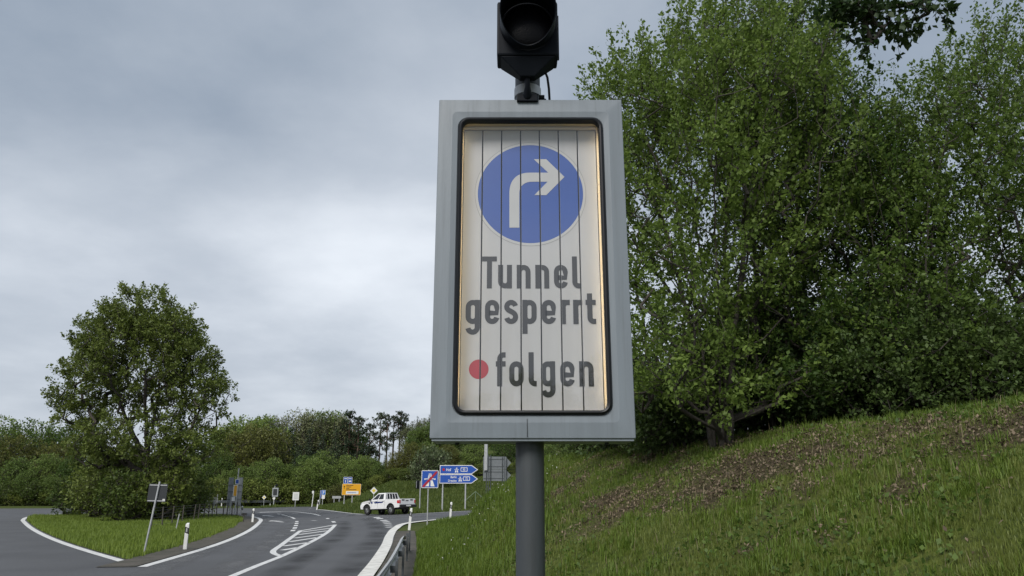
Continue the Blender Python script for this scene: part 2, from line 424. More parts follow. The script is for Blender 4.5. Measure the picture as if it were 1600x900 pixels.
# ------------------------------------------------------------------ ground sheet
def lines(a, b, fine0, fine1, step, grow=1.22):
    out = list(np.arange(fine0, fine1 + 1e-6, step)); s = step
    v = fine1
    while v < b: s *= grow; v += s; out.append(min(v, b + 1))
    s = step; v = fine0; pre = []
    while v > a: s *= grow; v -= s; pre.append(v)
    return np.array(sorted(set(np.round(pre + out, 4))))
gx = np.union1d(lines(-1800, 1800, -6, 13, 0.3, 1.12), np.arange(-60, 20, 1.0))
gy = np.union1d(lines(-900, 2600, 4, 44, 0.3, 1.10), np.arange(40, 130, 1.0))
XX, YY = np.meshgrid(gx, gy)
ZZ = H(XX, YY) - 0.045
nv = np.stack([XX.ravel(), YY.ravel(), ZZ.ravel()], 1)
nx_, ny_ = len(gx), len(gy)
ii = (np.arange(ny_ - 1)[:, None] * nx_ + np.arange(nx_ - 1)[None, :]).ravel()
me = fast_mesh("ground", nv, np.stack([ii, ii + 1, ii + nx_ + 1, ii + nx_], 1))
att = me.attributes.new("litter", 'FLOAT', 'POINT')
att.data.foreach_set("value", litter(XX.ravel(), YY.ravel()).astype(np.float32))
for p in me.polygons: p.use_smooth = True
ground = obj("ground", me, M_ground); tag(ground, "rough green ground of verges, bank and hillside", None, None, "structure")

# ------------------------------------------------------------------ roads
def smooth_path(pts, step=0.5):
    """Catmull-Rom through ground points"""
    pts = [Vector((p[0], p[1], 0)) for p in pts]
    if len(pts) < 3:
        n = max(2, int((pts[1] - pts[0]).length / step)); return [pts[0].lerp(pts[1], k / n) for k in range(n + 1)]
    q = [pts[0] * 2 - pts[1]] + pts + [pts[-1] * 2 - pts[-2]]
    out = []
    for i in range(1, len(q) - 2):
        p0, p1, p2, p3 = q[i - 1], q[i], q[i + 1], q[i + 2]
        t0, t1, t2, t3 = 0, 0, 0, 0
        t1 = max((p1 - p0).length, 1e-3) ** 0.5; t2 = t1 + max((p2 - p1).length, 1e-3) ** 0.5; t3 = t2 + max((p3 - p2).length, 1e-3) ** 0.5
        n = max(2, int((p2 - p1).length / step))
        for k in range(n):
            t = t1 + (t2 - t1) * k / n
            a1 = p0 * ((t1 - t) / (t1 - t0)) + p1 * ((t - t0) / (t1 - t0))
            a2 = p1 * ((t2 - t) / (t2 - t1)) + p2 * ((t - t1) / (t2 - t1))
            a3 = p2 * ((t3 - t) / (t3 - t2)) + p3 * ((t - t2) / (t3 - t2))
            b1 = a1 * ((t2 - t) / (t2 - t0)) + a2 * ((t - t0) / (t2 - t0))
            b2 = a2 * ((t3 - t) / (t3 - t1)) + a3 * ((t - t1) / (t3 - t1))
            out.append(b1 * ((t2 - t) / (t2 - t1)) + b2 * ((t - t1) / (t2 - t1)))
    out.append(pts[-1])
    return out
def poly_arrays(poly): return np.array([[p[0], p[1]] for p in poly])
def inside(poly, x, y):
    pa = poly_arrays(poly); n = len(pa); r = np.zeros(len(x), bool); j = n - 1
    for i in range(n):
        xi, yi = pa[i]; xj, yj = pa[j]
        if yi != yj:
            c = ((yi > y) != (yj > y)) & (x < (xj - xi) * (y - yi) / (yj - yi) + xi)
            r ^= c
        j = i
    return r
def sheet(name, poly, dz, material, parent=None, label=None, kind="structure", step=3.0, cuts=True, skirt=0.0):
    """a flat polygon laid over the terrain"""
    bm = bmesh.new()
    n_p = len(poly)
    cv_, _, cf_, *_r = mgeo.delaunay_2d_cdt([Vector((p[0], p[1])) for p in poly], [(i, (i + 1) % n_p) for i in range(n_p)], [], 0, 1e-4)
    # keep the triangles whose centre lies inside the outline
    cen_ = np.array([[sum(cv_[j][0] for j in q) / 3, sum(cv_[j][1] for j in q) / 3] for q in cf_])
    ok_ = inside(poly, cen_[:, 0], cen_[:, 1])
    vs_ = [bm.verts.new((p[0], p[1], 0)) for p in cv_]
    for q, k in zip(cf_, ok_):
        if k: bm.faces.new([vs_[j] for j in q])
    if cuts:
        xs = [p[0] for p in poly]; ys = [p[1] for p in poly]
        for v in np.arange(max(min(xs), -70) + step, min(max(xs), 50), step):
            bmesh.ops.bisect_plane(bm, geom=bm.verts[:] + bm.edges[:] + bm.faces[:], plane_co=(v, 0, 0), plane_no=(1, 0, 0))
        for v in np.arange(max(min(ys), -10) + step, min(max(ys), 140), step):
            bmesh.ops.bisect_plane(bm, geom=bm.verts[:] + bm.edges[:] + bm.faces[:], plane_co=(0, v, 0), plane_no=(0, 1, 0))
    bmesh.ops.recalc_face_normals(bm, faces=bm.faces)
    if bm.faces and sum(fc.normal.z for fc in bm.faces) < 0: bmesh.ops.reverse_faces(bm, faces=bm.faces)
    for v in bm.verts: v.co.z = float(H(v.co.x, v.co.y, True)) + dz
    me_ = bpy.data.meshes.new(name); bm.to_mesh(me_); bm.free()
    o = obj(name, me_, material, parent)
    if parent is None: tag(o, label, None, None, kind)
    return o
def ribbon(name, pts, w, dz, material, parent=None, step=0.5, smooth=True, w2=None):
    path = smooth_path(pts, step) if smooth else [Vector((p[0], p[1], 0)) for p in pts]
    v, f = [], []
    n = len(path)
    for i, p in enumerate(path):
        t = (path[min(i + 1, n - 1)] - path[max(i - 1, 0)]).normalized(); s = Vector((-t.y, t.x, 0))
        ww = w if w2 is None else w + (w2 - w) * i / (n - 1)
        for k in (-0.5, 0.5):
            q = p + s * ww * k; v.append((q.x, q.y, float(H(q.x, q.y, True)) + dz))
        if i: f.append((2 * i - 2, 2 * i - 1, 2 * i + 1, 2 * i))
    me_ = mesh_from(name, v, f)
    bm = bmesh.new(); bm.from_mesh(me_)
    for fc in bm.faces:
        fc.normal_update()
        if fc.normal.z < 0: fc.normal_flip()
    bm.to_mesh(me_); bm.free()
    return obj(name, me_, material, parent)
def off(path, d):
    out = []
    n = len(path)
    for i, p in enumerate(path):
        t = (path[min(i + 1, n - 1)] - path[max(i - 1, 0)]).normalized(); out.append(Vector((p.x - t.y * d, p.y + t.x * d, 0)))
    return out
def gp(*pts): return [G(*p, base=True) for p in pts]

right_edge = [Vector((1.0, -40, 0)), Vector((-2.0, -10, 0)), Vector((-2.0, 2, 0)), Vector((-2.4, 10, 0))] + \
    gp((582, 900), (609, 860), (615.5, 842), (618.5, 831), (625, 823), (638, 818), (690, 811.5), (735, 806.5)) + [Vector((30, 70, 0)), Vector((90, 85, 0))]
ramp_top = [Vector((90, 92, 0)), Vector((30, 78, 0))] + gp((740, 797.5), (690, 800), (640, 802.8), (567, 803.2), (533, 799.8), (494, 795.8))
far_edge = gp((500, 791.6), (455, 792), (400, 794), (300, 794.3), (100, 794.3), (-150, 795))
re_s = smooth_path(right_edge, 0.6); rt_s = smooth_path(ramp_top, 1.0); fe_s = smooth_path(far_edge, 3.0)
road_poly = re_s + rt_s + fe_s + [Vector((-150, 92, 0)), Vector((-150, -40, 0))]
road = sheet("road", road_poly, 0.0, M_asphalt, None, "grey asphalt road curving left into the junction", step=4.0)

# grass land left of the road, laid on top with a low edge
isl = gp((222, 886), (322, 856.5), (360, 843), (391, 828), (405.5, 816), (407.5, 812.2), (402.5, 809.2), (394, 807.2), (370, 804), (335, 802.5), (300, 801.8))
isl_l = gp((100, 802.5), (49, 807.2), (36, 812.2), (38, 816), (53, 828), (84, 843), (122, 856.5), (222, 886))
a_s = smooth_path(isl, 0.6); b_s = smooth_path(isl_l, 0.8)
verge_poly = off(a_s, 0.25) + off(b_s, 0.25)[:-1]
verge = sheet("grass_verge", verge_poly, 0.012, M_ground, None, "grassy verge with a tree between the two roads", step=3.0)

# painted markings are parts of the road
EL = isl
ribbon("edge_line", off(smooth_path(isl[:8], 0.4), 0.0), 0.28, 0.008, M_line, road, smooth=False)
ribbon("edge_line", off(b_s[1:-1], 0.0), 0.28, 0.008, M_line, road, smooth=False)
sh = ribbon("gravel_shoulder", off(smooth_path(isl[:9], 0.4), 0.75), 1.1, 0.017, M_gravel, None, smooth=False); tag(sh, "dark gravel strip along the grass verge", None, None, "structure")
# pale wide edge band on the right
band_c = [Vector((-3.0, -10, 0)), Vector((-2.6, 4, 0)), Vector((-2.9, 12, 0))] + gp((572, 899), (588, 878), (604, 851), (609.5, 836), (618, 825.6), (636, 817.5), (690, 811))
ribbon("wide_edge_line", band_c, 0.42, 0.010, M_stone, road, 0.4)
ribbon("edge_line", gp((690, 811), (715, 808.3), (737, 805.8)) + [Vector((30, 70.4, 0))], 0.25, 0.010, M_line, road, 1.0)
ribbon("edge_line", [Vector((30, 77.6, 0))] + gp((740, 798.2), (690, 800.8), (650, 803)), 0.28, 0.010, M_line, road, 1.0)
ribbon("edge_line", gp((567, 803.6), (533, 800.2), (512, 797.6), (496, 796.2)), 0.28, 0.010, M_line, road, 1.0)
ribbon("centre_line", gp((330, 914), (364, 900), (400, 885), (438, 870), (472, 854), (498, 840.5), (514, 830), (524, 820)), 0.22, 0.008, M_line, road, 0.5)
ribbon("hatch_border", gp((438.5, 869), (430, 866), (426.5, 862), (440, 851.5), (456, 839.5), (469.5, 829.5)), 0.22, 0.008, M_line, road, 0.3)
ribbon("hatch_border", gp((469.5, 829.5), (524, 820)), 0.22, 0.008, M_line, road, 0.5)
for (a, b) in (((441, 860), (467, 855.5)), ((443, 853.4), (483.5, 847.8)), ((452.5, 846.7), (496.5, 840)), ((460, 841), (506.5, 834.5)), ((466, 835.6), (512, 829.3)), ((470.5, 831.6), (517, 825.4))):
    ribbon("hatch_stripe", gp(a, b), 0.26, 0.008, M_line, road, 0.6)
ribbon("lane_line", gp((455, 808), (460, 810.5), (463.4, 814), (464, 816)), 0.22, 0.008, M_line, road, 0.4)
for (a, b) in (((434, 803), (437, 803.5)), ((440.5, 804.4), (443.5, 805)), ((445.5, 805.6), (448.5, 806.3)), ((450.5, 806.8), (453.2, 807.5)),
               ((463.6, 817.2), (463.2, 818.8)), ((462.6, 820.4), (462, 822.2)), ((461.5, 824), (460, 826.2)), ((458.8, 828), (456.6, 830.2)),
               ((518, 813), (522.5, 816.6)), ((487, 813.4), (494, 813.7)), ((456, 802.7), (466.5, 802.9)), ((476.5, 795.4), (480, 795.4)), ((482.5, 795.3), (486, 795.2)),
               ((446, 795), (450, 794.9)), ((430, 795.4), (434, 795.3)), ((456, 794.6), (461, 794.5))):
    ribbon("lane_dash", gp(a, b), 0.24, 0.008, M_line, road, 0.4)
ribbon("lane_line", gp((405, 800.6), (428, 799.4), (455.5, 799.7), (483, 802.2), (500, 805.6), (513, 810.8)), 0.26, 0.008, M_line, road, 0.6)
ribbon("stop_bar", gp((404, 800.9), (440, 799.9)), 0.8, 0.012, M_line, road, 0.6)
for (a, b) in (((587.5, 808.3), (590.5, 809.3)), ((592, 810), (594.6, 811)), ((598, 812.9), (601.6, 813.9)), ((601.5, 815.2), (605, 816.1)), ((604, 817.6), (607, 818.3)), ((605, 820.4), (609, 821)), ((605.5, 823.5), (610.5, 824.1))):
    ribbon("yield_dash", gp(a, b), 0.45, 0.008, M_line, road, 0.3)
for c in ((420, 806.3), (433, 814.8)):     # straight-on lane arrows
    g0 = G(*c)
    pl = [(-0.12, -1.6), (0.12, -1.6), (0.12, 0.5), (0.5, 0.5), (0, 1.8), (-0.5, 0.5), (-0.12, 0.5)]
    ca, sa = math.cos(0.55), math.sin(0.55)
    v = [(g0.x + x * ca - y * sa, g0.y + x * sa + y * ca) for x, y in pl]
    o = obj("lane_arrow", mesh_from("lane_arrow", [(x, y, float(H(x, y)) + 0.008) for x, y in v], [tuple(range(7))]), M_line, road)
def wear_mat(name, col, amount):
    m_ = mat(name, col, 0.75, 0, tuple(c * 0.8 for c in col), 0.8, 0.6, 0.3, 45, detail=8)
    nt_ = m_.node_tree; b_ = nt_.nodes["Principled BSDF"]; o_ = nt_.nodes["Material Output"]
    at_ = nt_.nodes.new("ShaderNodeAttribute"); at_.attribute_name = "wear"
    tc_ = nt_.nodes.new("ShaderNodeTexCoord"); nz_ = nt_.nodes.new("ShaderNodeTexNoise"); nz_.inputs["Scale"].default_value = 0.5; nz_.inputs["Detail"].default_value = 7
    nt_.links.new(tc_.outputs["Object"], nz_.inputs["Vector"])
    r_ = nt_.nodes.new("ShaderNodeMapRange"); r_.inputs[1].default_value = 0.3; r_.inputs[2].default_value = 0.7; r_.inputs[4].default_value = amount; nt_.links.new(nz_.outputs[0], r_.inputs[0])
    mu = nt_.nodes.new("ShaderNodeMath"); mu.operation = 'MULTIPLY'; nt_.links.new(at_.outputs["Fac"], mu.inputs[0]); nt_.links.new(r_.outputs[0], mu.inputs[1])
    tr_ = nt_.nodes.new("ShaderNodeBsdfTransparent"); ms_ = nt_.nodes.new("ShaderNodeMixShader")
    nt_.links.new(mu.outputs[0], ms_.inputs[0]); nt_.links.new(tr_.outputs[0], ms_.inputs[1]); nt_.links.new(b_.outputs[0], ms_.inputs[2]); nt_.links.new(ms_.outputs[0], o_.inputs[0])
    return m_
M_wear_l, M_wear_d = wear_mat("worn_pale_asphalt", (0.150, 0.152, 0.155), 0.85), wear_mat("tyre_darkened_asphalt", (0.034, 0.034, 0.035), 0.55)
def track(name, pts, w, material, dz=0.004):
    path = smooth_path(pts, 0.6); v, f, a_ = [], [], []
    n = len(path); prof_ = (0, 0.55, 1, 1, 0.55, 0)
    for i, p in enumerate(path):
        t = (path[min(i + 1, n - 1)] - path[max(i - 1, 0)]).normalized(); s_ = Vector((-t.y, t.x, 0)); fade = min(1, i / 6, (n - 1 - i) / 6)
        for j in range(6):
            q = p + s_ * w * (j / 5 - 0.5); v.append((q.x, q.y, float(H(q.x, q.y, True)) + dz)); a_.append(prof_[j] * fade)
        if i:
            for j in range(5): f.append(((i - 1) * 6 + j + 1, (i - 1) * 6 + j, i * 6 + j, i * 6 + j + 1))
    me_ = mesh_from(name, v, f); at_ = me_.attributes.new("wear", 'FLOAT', 'POINT'); at_.data.foreach_set("value", np.array(a_, np.float32))
    return obj(name, me_, material, road)
lane_l = gp((200, 930), (285, 897), (345, 868), (392, 845), (420, 828), (434, 816), (428, 806), (415, 802))
track("worn_track", off(lane_l, -0.95), 1.3, M_wear_l); track("worn_track", off(lane_l, 0.95), 1.2, M_wear_l)
lane_r = gp((455, 925), (500, 885), (535, 858), (560, 836), (560, 818), (540, 808), (505, 801))
track("worn_track", off(lane_r, -1.0), 1.4, M_wear_d); track("worn_track", off(lane_r, 0.9), 1.1, M_wear_d)
track("worn_track", gp((480, 799), (520, 805), (560, 810), (620, 809), (690, 806)), 3.2, M_wear_l)
# bare soil between the pale band and the guard rail
rs = [Vector((-1.75, -8, 0)), Vector((-1.9, 4, 0)), Vector((-2.2, 11, 0))] + [Vector((float(rail_x(y)) - 0.15, y, 0)) for y in (17, 21, 25, 28.5)] + gp((632, 829))
so = ribbon("soil_strip", rs, 1.1, -0.012, M_gravel, None, 0.5); tag(so, "bare brown soil strip under the guard rail", None, None, "structure")

# ------------------------------------------------------------------ the variable message sign
YS = 4.10                                            # front face of the cabinet
c_bl, c_br, c_tl = P(671, 685, YS), P(994, 685, YS), P(685, 156, YS)
SX = (c_bl.x + c_br.x) / 2; HW = (c_br.x - c_bl.x) / 2
SZ0, SZ1 = c_bl.z, P(828, 155, YS).z
SZ = (SZ0 + SZ1) / 2; HH = (SZ1 - SZ0) / 2
sign_ground = float(H(SX, YS + 0.17))
vms = thing("variable_message_sign", "large grey variable message sign reading Tunnel gesperrt on a steel pole", "road sign", (SX, YS, sign_ground))
def lz(z): return z - sign_ground
def ring_mesh(rings, cap_last=False):
    v, f = [], []
    n = len(rings[0][0])
    for pts, y in rings:
        v += [(p[0], y, p[1]) for p in pts]
    for i in range(len(rings) - 1):
        for k in range(n):
            f.append((i * n + k, i * n + (k + 1) % n, (i + 1) * n + (k + 1) % n, (i + 1) * n + k))
    if cap_last: f.append(tuple(range((len(rings) - 1) * n, len(rings) * n)))
    return v, f
# window opening
w_t, w_b = P(828, 184, YS).z, P(828, 648, YS).z
WZ, WH = (w_t + w_b) / 2, (w_t - w_b) / 2
WW = (P(957, 646, YS).x - P(707.5, 646, YS).x) / 2
def shift(pts, dz): return [(p[0], p[1] + dz) for p in pts]
cz, wz = lz(SZ), lz(WZ)
mid = shift(rrect(HW - 0.085, HH - 0.085, 0.03), cz)
mb = MB().add(*ring_mesh([(shift(rrect(HW - 0.02, HH - 0.02, 0.004), cz), 0.33), (shift(rrect(HW, HH, 0.006), cz), 0.31),
                          (shift(rrect(HW, HH, 0.006), cz), 0.009), (shift(rrect(HW - 0.003, HH - 0.003, 0.006), cz), 0.006),
                          (mid, 0.0), (shift(rrect(WW + 0.006, WH + 0.006, 0.066), wz), 0.004),
                          (shift(rrect(WW - 0.004, WH - 0.004, 0.062), wz), 0.020), (shift(rrect(WW - 0.006, WH - 0.006, 0.062), wz), 0.05)]))
n_ = len(mid); mb.f.append(tuple(range(n_)))
cab = mb.build("cabinet", M_cab, vms, smooth=False)
# rubber gasket round the window
g_out, g_in = rrect(WW, WH, 0.064, 8), rrect(WW - 0.024, WH - 0.024, 0.042, 8)
g_mid = rrect(WW - 0.012, WH - 0.012, 0.053, 8); g_m1 = rrect(WW - 0.004, WH - 0.004, 0.06, 8); g_m2 = rrect(WW - 0.020, WH - 0.020, 0.046, 8)
MB().add(*ring_mesh([(shift(g_out, wz), 0.012), (shift(g_out, wz), -0.004), (shift(g_m1, wz), -0.010), (shift(g_mid, wz), -0.013), (shift(g_m2, wz), -0.010), (shift(g_in, wz), -0.003), (shift(g_in, wz), 0.034)])).build("gasket", M_gasket, vms, smooth=True)
# inner cream frame: reveal and strips round the slats
IW, IH = WW - 0.022, WH - 0.022
YL = 0.105                                           # slat plane
sl_l, sl_r = P(717, 640, YS + YL).x - SX, P(945, 640, YS + YL).x - SX
sl_top, sl_bot = lz(P(828, 204, YS + YL).z), lz(P(828, 641.5, YS + YL).z) - 0.02
MB().add(*ring_mesh([(shift(rrect(IW + 0.022, IH + 0.012, 0.040), wz), 0.054), (shift(rrect(IW + 0.022, IH + 0.012, 0.040), wz), 0.15)])).build("reveal", M_cream, vms)
MB().box(((sl_l - IW) / 2 - 0.003, YL - 0.002, wz), (sl_l + IW - 0.006 + 0.012, 0.012, 2 * IH)).build("side_strip", M_cream, vms)
MB().box(((sl_r + IW) / 2 + 0.003, YL - 0.002, wz), (IW - sl_r - 0.006 + 0.012, 0.012, 2 * IH)).build("side_strip", M_cream, vms)
MB().box((0, YL - 0.010, (sl_top + wz + IH) / 2 + 0.004), (2 * IW, 0.014, wz + IH - sl_top)).build("top_strip", M_cream, vms)
MB().box((0, 0.16, wz), (2 * IW + 0.03, 0.01, 2 * IH + 0.03)).build("back_plate", M_dark, vms)
# the two warm lamp tubes that light the face from inside its edges
lm_ = bpy.data.materials.new("warm_lamp_tube"); lm_.use_nodes = True
lb = lm_.node_tree.nodes["Principled BSDF"]; lb.inputs["Base Color"].default_value = (0.8, 0.75, 0.6, 1)
lb.inputs["Emission Color"].default_value = (1.0, 0.80, 0.48, 1); lb.inputs["Emission Strength"].default_value = 3.6
for sx in (-1, 1):
    MB().tube([(sx * (IW + 0.014), 0.060, wz - IH + 0.05), (sx * (IW + 0.014), 0.060, wz + IH - 0.05)], 0.004, 8).build("lamp_tube", lm_, vms, smooth=True)
# pane of glass
gm = bpy.data.materials.new("clear_pane"); gm.use_nodes = True
nt = gm.node_tree; nt.nodes.remove(nt.nodes["Principled BSDF"])
lw = nt.nodes.new("ShaderNodeLayerWeight"); lw.inputs[0].default_value = 0.5
fp = nt.nodes.new("ShaderNodeMath"); fp.operation = 'POWER'; fp.inputs[1].default_value = 5.0; nt.links.new(lw.outputs["Facing"], fp.inputs[0])
fr = nt.nodes.new("ShaderNodeMath"); fr.operation = 'MULTIPLY_ADD'; fr.inputs[1].default_value = 0.9; fr.inputs[2].default_value = 0.115; nt.links.new(fp.outputs[0], fr.inputs[0])
tr = nt.nodes.new("ShaderNodeBsdfTransparent"); gl = nt.nodes.new("ShaderNodeBsdfGlossy"); gl.inputs["Roughness"].default_value = 0.03
tc = nt.nodes.new("ShaderNodeTexCoord"); nz = nt.nodes.new("ShaderNodeTexNoise"); nz.inputs["Scale"].default_value = 3
bp = nt.nodes.new("ShaderNodeBump"); bp.inputs["Strength"].default_value = 0.05; bp.inputs["Distance"].default_value = 0.02
nt.links.new(tc.outputs["Object"], nz.inputs["Vector"]); nt.links.new(nz.outputs[0], bp.inputs["Height"]); nt.links.new(bp.outputs[0], gl.inputs["Normal"])
ms = nt.nodes.new("ShaderNodeMixShader"); nt.links.new(fr.outputs[0], ms.inputs[0]); nt.links.new(tr.outputs[0], ms.inputs[1]); nt.links.new(gl.outputs[0], ms.inputs[2])
nt.links.new(ms.outputs[0], nt.nodes["Material Output"].inputs[0])
gpts = shift(rrect(IW + 0.004, IH + 0.004, 0.042), wz)
obj("glass_pane", mesh_from("glass_pane", [(p[0], 0.030, p[1]) for p in gpts], [tuple(range(len(gpts)))]), gm, vms)
# seven upright slats
NS = 7; PW = (sl_r - sl_l) / NS; GAP = 0.0075
slats = []; slat_me = None
for i in range(NS):
    if slat_me is None:
        o = MB().box((0, 0.018, 0), (PW - GAP, 0.036, sl_top - sl_bot)).build("slat", M_slat, vms, bevel=0.0022); slat_me = o.data
    else:
        o = obj("slat", slat_me, None, vms)
    o.location = (sl_l + PW * (i + 0.5), YL, (sl_top + sl_bot) / 2)
    slats.append(o)
def print_on_slats(name, pieces, material, lift):
    """pieces: list of closed polygons (x,z in sign coordinates) cut apart at the slat gaps"""
    for i, s in enumerate(slats):
        x0 = s.location.x - (PW - GAP) / 2 + 0.0005; x1 = s.location.x + (PW - GAP) / 2 - 0.0005
        bm = bmesh.new()
        for k, (poly, tri) in enumerate(pieces):
            y = -lift - 0.00015 * k
            vv = [bm.verts.new((p[0], y, p[1])) for p in poly]
            for q in tri:
                try: bm.faces.new([vv[j] for j in q])
                except ValueError: pass
        for co_, no_ in (((x0, 0, 0), (-1, 0, 0)), ((x1, 0, 0), (1, 0, 0))):
            bmesh.ops.bisect_plane(bm, geom=bm.verts[:] + bm.edges[:] + bm.faces[:], plane_co=co_, plane_no=no_, clear_outer=True)
        bmesh.ops.delete(bm, geom=[v for v in bm.verts if not v.link_faces], context='VERTS')
        if not bm.faces: bm.free(); continue
        for fc in bm.faces:
            fc.normal_update()
            if fc.normal.y > 0: fc.normal_flip()
        bmesh.ops.translate(bm, verts=bm.verts, vec=(-s.location.x, 0, -s.location.z))
        me_ = bpy.data.meshes.new(name); bm.to_mesh(me_); bm.free()
        obj(name, me_, material, s)
def L(px, py):
    p = P(px, py, YS + YL); return (p.x - SX, lz(p.z))
def strip(pts, w):
    """ribbon along a centre line"""
    v = []
    n = len(pts); closed = (Vector(pts[0]) - Vector(pts[-1])).length < 1e-6
    for i in range(n):
        a = Vector(pts[i - 1] if i > 0 else (pts[-2] if closed else pts[0])); b = Vector(pts[i + 1] if i < n - 1 else (pts[1] if closed else pts[-1]))
        t = (b - a).normalized(); s = Vector((-t.y, t.x))
        c = Vector(pts[i]); v += [tuple(c - s * w / 2), tuple(c + s * w / 2)]
    return v, [(2 * i, 2 * i + 1, 2 * i + 3, 2 * i + 2) for i in range(n - 1)]
cc = L(828.8, 302)
rb = (L(911, 302)[0] - L(746.6, 302)[0]) / 2
def disc(c, r, n=96):
    return [(c[0] + r * math.cos(2 * math.pi * k / n), c[1] + r * math.sin(2 * math.pi * k / n)) for k in range(n)]
def annulus(c, r0, r1, n=96):
    v = disc(c, r0, n) + disc(c, r1, n); return v, [(k, (k + 1) % n, n + (k + 1) % n, n + k) for k in range(n)]
def half(an, up):
    v_, f_ = an; return (v_, [q for q in f_ if (sum(v_[j][1] for j in q) / 4 > cc[1]) == up])
for up_ in (True, False):
    print_on_slats("disc_outline", [half(annulus(cc, rb * 1.050, rb * 1.057), up_)], M_grey_line, 0.0008)
    print_on_slats("disc_rim", [half(annulus(cc, rb * 1.001, rb * 1.049), up_)], M_wprint, 0.0008)
dd = disc(cc, rb); print_on_slats("blue_disc", [(dd, [tuple(range(len(dd)))])], M_blue, 0.0008)
def z2(u, v): return L(660 + u / 3.3333, 150 + v / 3.3333)
def bez(a, b, c, d, n=12):
    return [tuple(a[j] * (1 - t) ** 3 + 3 * b[j] * t * (1 - t) ** 2 + 3 * c[j] * t * t * (1 - t) + d[j] * t ** 3 for j in (0, 1)) for t in [k / n for k in range(n + 1)]]
oc = bez((453, 505), (453, 440), (490, 400), (556, 400)); ic = bez((505, 505), (505, 470), (530, 447), (572, 447))
apoly = [z2(*p) for p in oc] + [z2(*p) for p in reversed(ic)]
k_ = len(oc)
print_on_slats("turn_arrow", [(apoly, [(i, i + 1, 2 * k_ - 2 - i, 2 * k_ - 1 - i) for i in range(k_ - 1)]),
    ([z2(453, 686), z2(453, 505), z2(505, 505), z2(505, 686)], [(0, 1, 2, 3)]),
    ([z2(*p) for p in ((556, 400), (655, 400), (580, 330), (645, 330), (740, 422), (645, 517), (583, 517), (652, 447), (572, 447))], [(0, 1, 7, 8), (1, 2, 3, 4), (1, 4, 7), (4, 5, 6, 7)])], M_wprint, 0.0022)
# lettering drawn with strokes
def arc(cx, cz_, r, a0, a1, n=10):
    return [(cx + r * math.cos(R(a0 + (a1 - a0) * k / n)), cz_ + r * math.sin(R(a0 + (a1 - a0) * k / n))) for k in range(n + 1)]
SW = 0.158
stadium = arc(.22, .515, .14, 0, 180) + arc(.22, .22, .14, 180, 360) + [(.36, .515)]
GLYPH = {
 'T': ([[(0, .921), (.47, .921)], [(.235, 0), (.235, .843)]], .47, .04),
 'u': ([[(.08, .735), (.08, .22)] + arc(.22, .22, .14, 180, 360)[1:], [(.36, 0), (.36, .735)]], .44, .15),
 'n': ([[(.08, 0), (.08, .735)], [(.36, 0), (.36, .515)] + arc(.22, .515, .14, 0, 180)[1:]], .44, .15),
 'e': ([[(.12, .335), (.36, .335), (.36, .515)] + arc(.22, .515, .14, 0, 180)[1:] + arc(.22, .22, .14, 180, 352)], .44, .14),
 'l': ([[(.08, 1.0), (.08, .20)] + arc(.20, .20, .12, 180, 270)[1:] + [(.245, .08)]], .245, .13),
 'g': ([stadium, [(.36, .735), (.36, -.10)] + arc(.22, -.10, .14, 0, -172)[1:]], .44, .15),
 's': ([arc(.22, .520, .135, 12, 180) + bez((.085, .52), (.085, .37), (.355, .40), (.355, .215), 10)[1:] + arc(.22, .215, .135, 0, -168)[1:]], .44, .12),
 'p': ([[(.08, -.29), (.08, .735)], stadium], .44, .15),
 'r': ([[(.08, 0), (.08, .735)], arc(.21, .525, .13, 180, 90) + [(.285, .655)]], .285, .10),
 't': ([[(.125, .93), (.125, .20)] + arc(.245, .20, .12, 180, 270)[1:] + [(.31, .08)], [(0, .656), (.31, .656)]], .31, .10),
 'f': ([[(.30, .921), (.24, .921)] + arc(.24, .801, .12, 90, 180)[1:] + [(.12, 0)], [(0, .656), (.30, .656)]], .30, .11),
 'o': ([stadium], .44, .15),
}
def word(text, px0, px1, py_top, py_base, top_unit, name):
    (x0, zb), (x1, _) = L(px0, py_base), L(px1, py_base)
    cap = (L(px0, py_top)[1] - zb) / top_unit
    tot = sum(GLYPH[c][1] + GLYPH[c][2] for c in text) - GLYPH[text[-1]][2]
    kx = (x1 - x0) / tot; xx = 0; pcs = []
    for c in text:
        strokes, w, gap = GLYPH[c]
        for st in strokes:
            v, f = strip(st, SW)
            pcs.append(([(x0 + (p[0] + xx) * kx, zb + p[1] * cap) for p in v], f))
        xx += w + gap
    print_on_slats(name, pcs, M_black, 0.0008)
word("Tunnel", 752.9, 906.6, 400.8, 450.8, 1.0, "lettering_tunnel")
word("gesperrt", 727.2, 931.7, 458.6, 506.5, 0.93, "lettering_gesperrt")
word("folgen", 774.5, 928.2, 550.4, 603.9, 1.0, "lettering_folgen")
dc = L(748, 577); dr = L(763.4, 577)[0] - dc[0]
dd = disc(dc, dr, 40); print_on_slats("red_dot", [(dd, [tuple(range(len(dd)))])], M_red, 0.0008)
# pole, seam and screw details
PX_ = P(828.2, 760, YS + 0.165).x - SX
PR = 0.0795
top_z = lz(P(826, -60, YS + 0.3).z)
MB().tube([(PX_, 0.165, -0.3), (PX_, 0.165, lz(SZ0) + 0.02)], PR, 28).build("pole", M_pole, vms, smooth=True)
MB().tube([(PX_, 0.165, lz(SZ1) - 0.02), (PX_, 0.165, top_z)], PR, 28).build("upper_pole", M_pole, vms, smooth=True)
MB().tube([(PX_, 0.165, lz(SZ1) + 0.10), (PX_, 0.165, lz(SZ1) + 0.16)], PR + 0.006, 28).build("pole_clamp", M_galv, vms, smooth=True)
MB().box((0, 0.16, lz(SZ0) - 0.006), (2 * HW - 0.02, 0.29, 0.014)).build("bottom_tray", M_cab, vms)
MB().box((-0.03, -0.0005, lz(SZ0) + 0.055), (0.003, 0.003, 0.10)).build("seam", M_signback_d, vms)
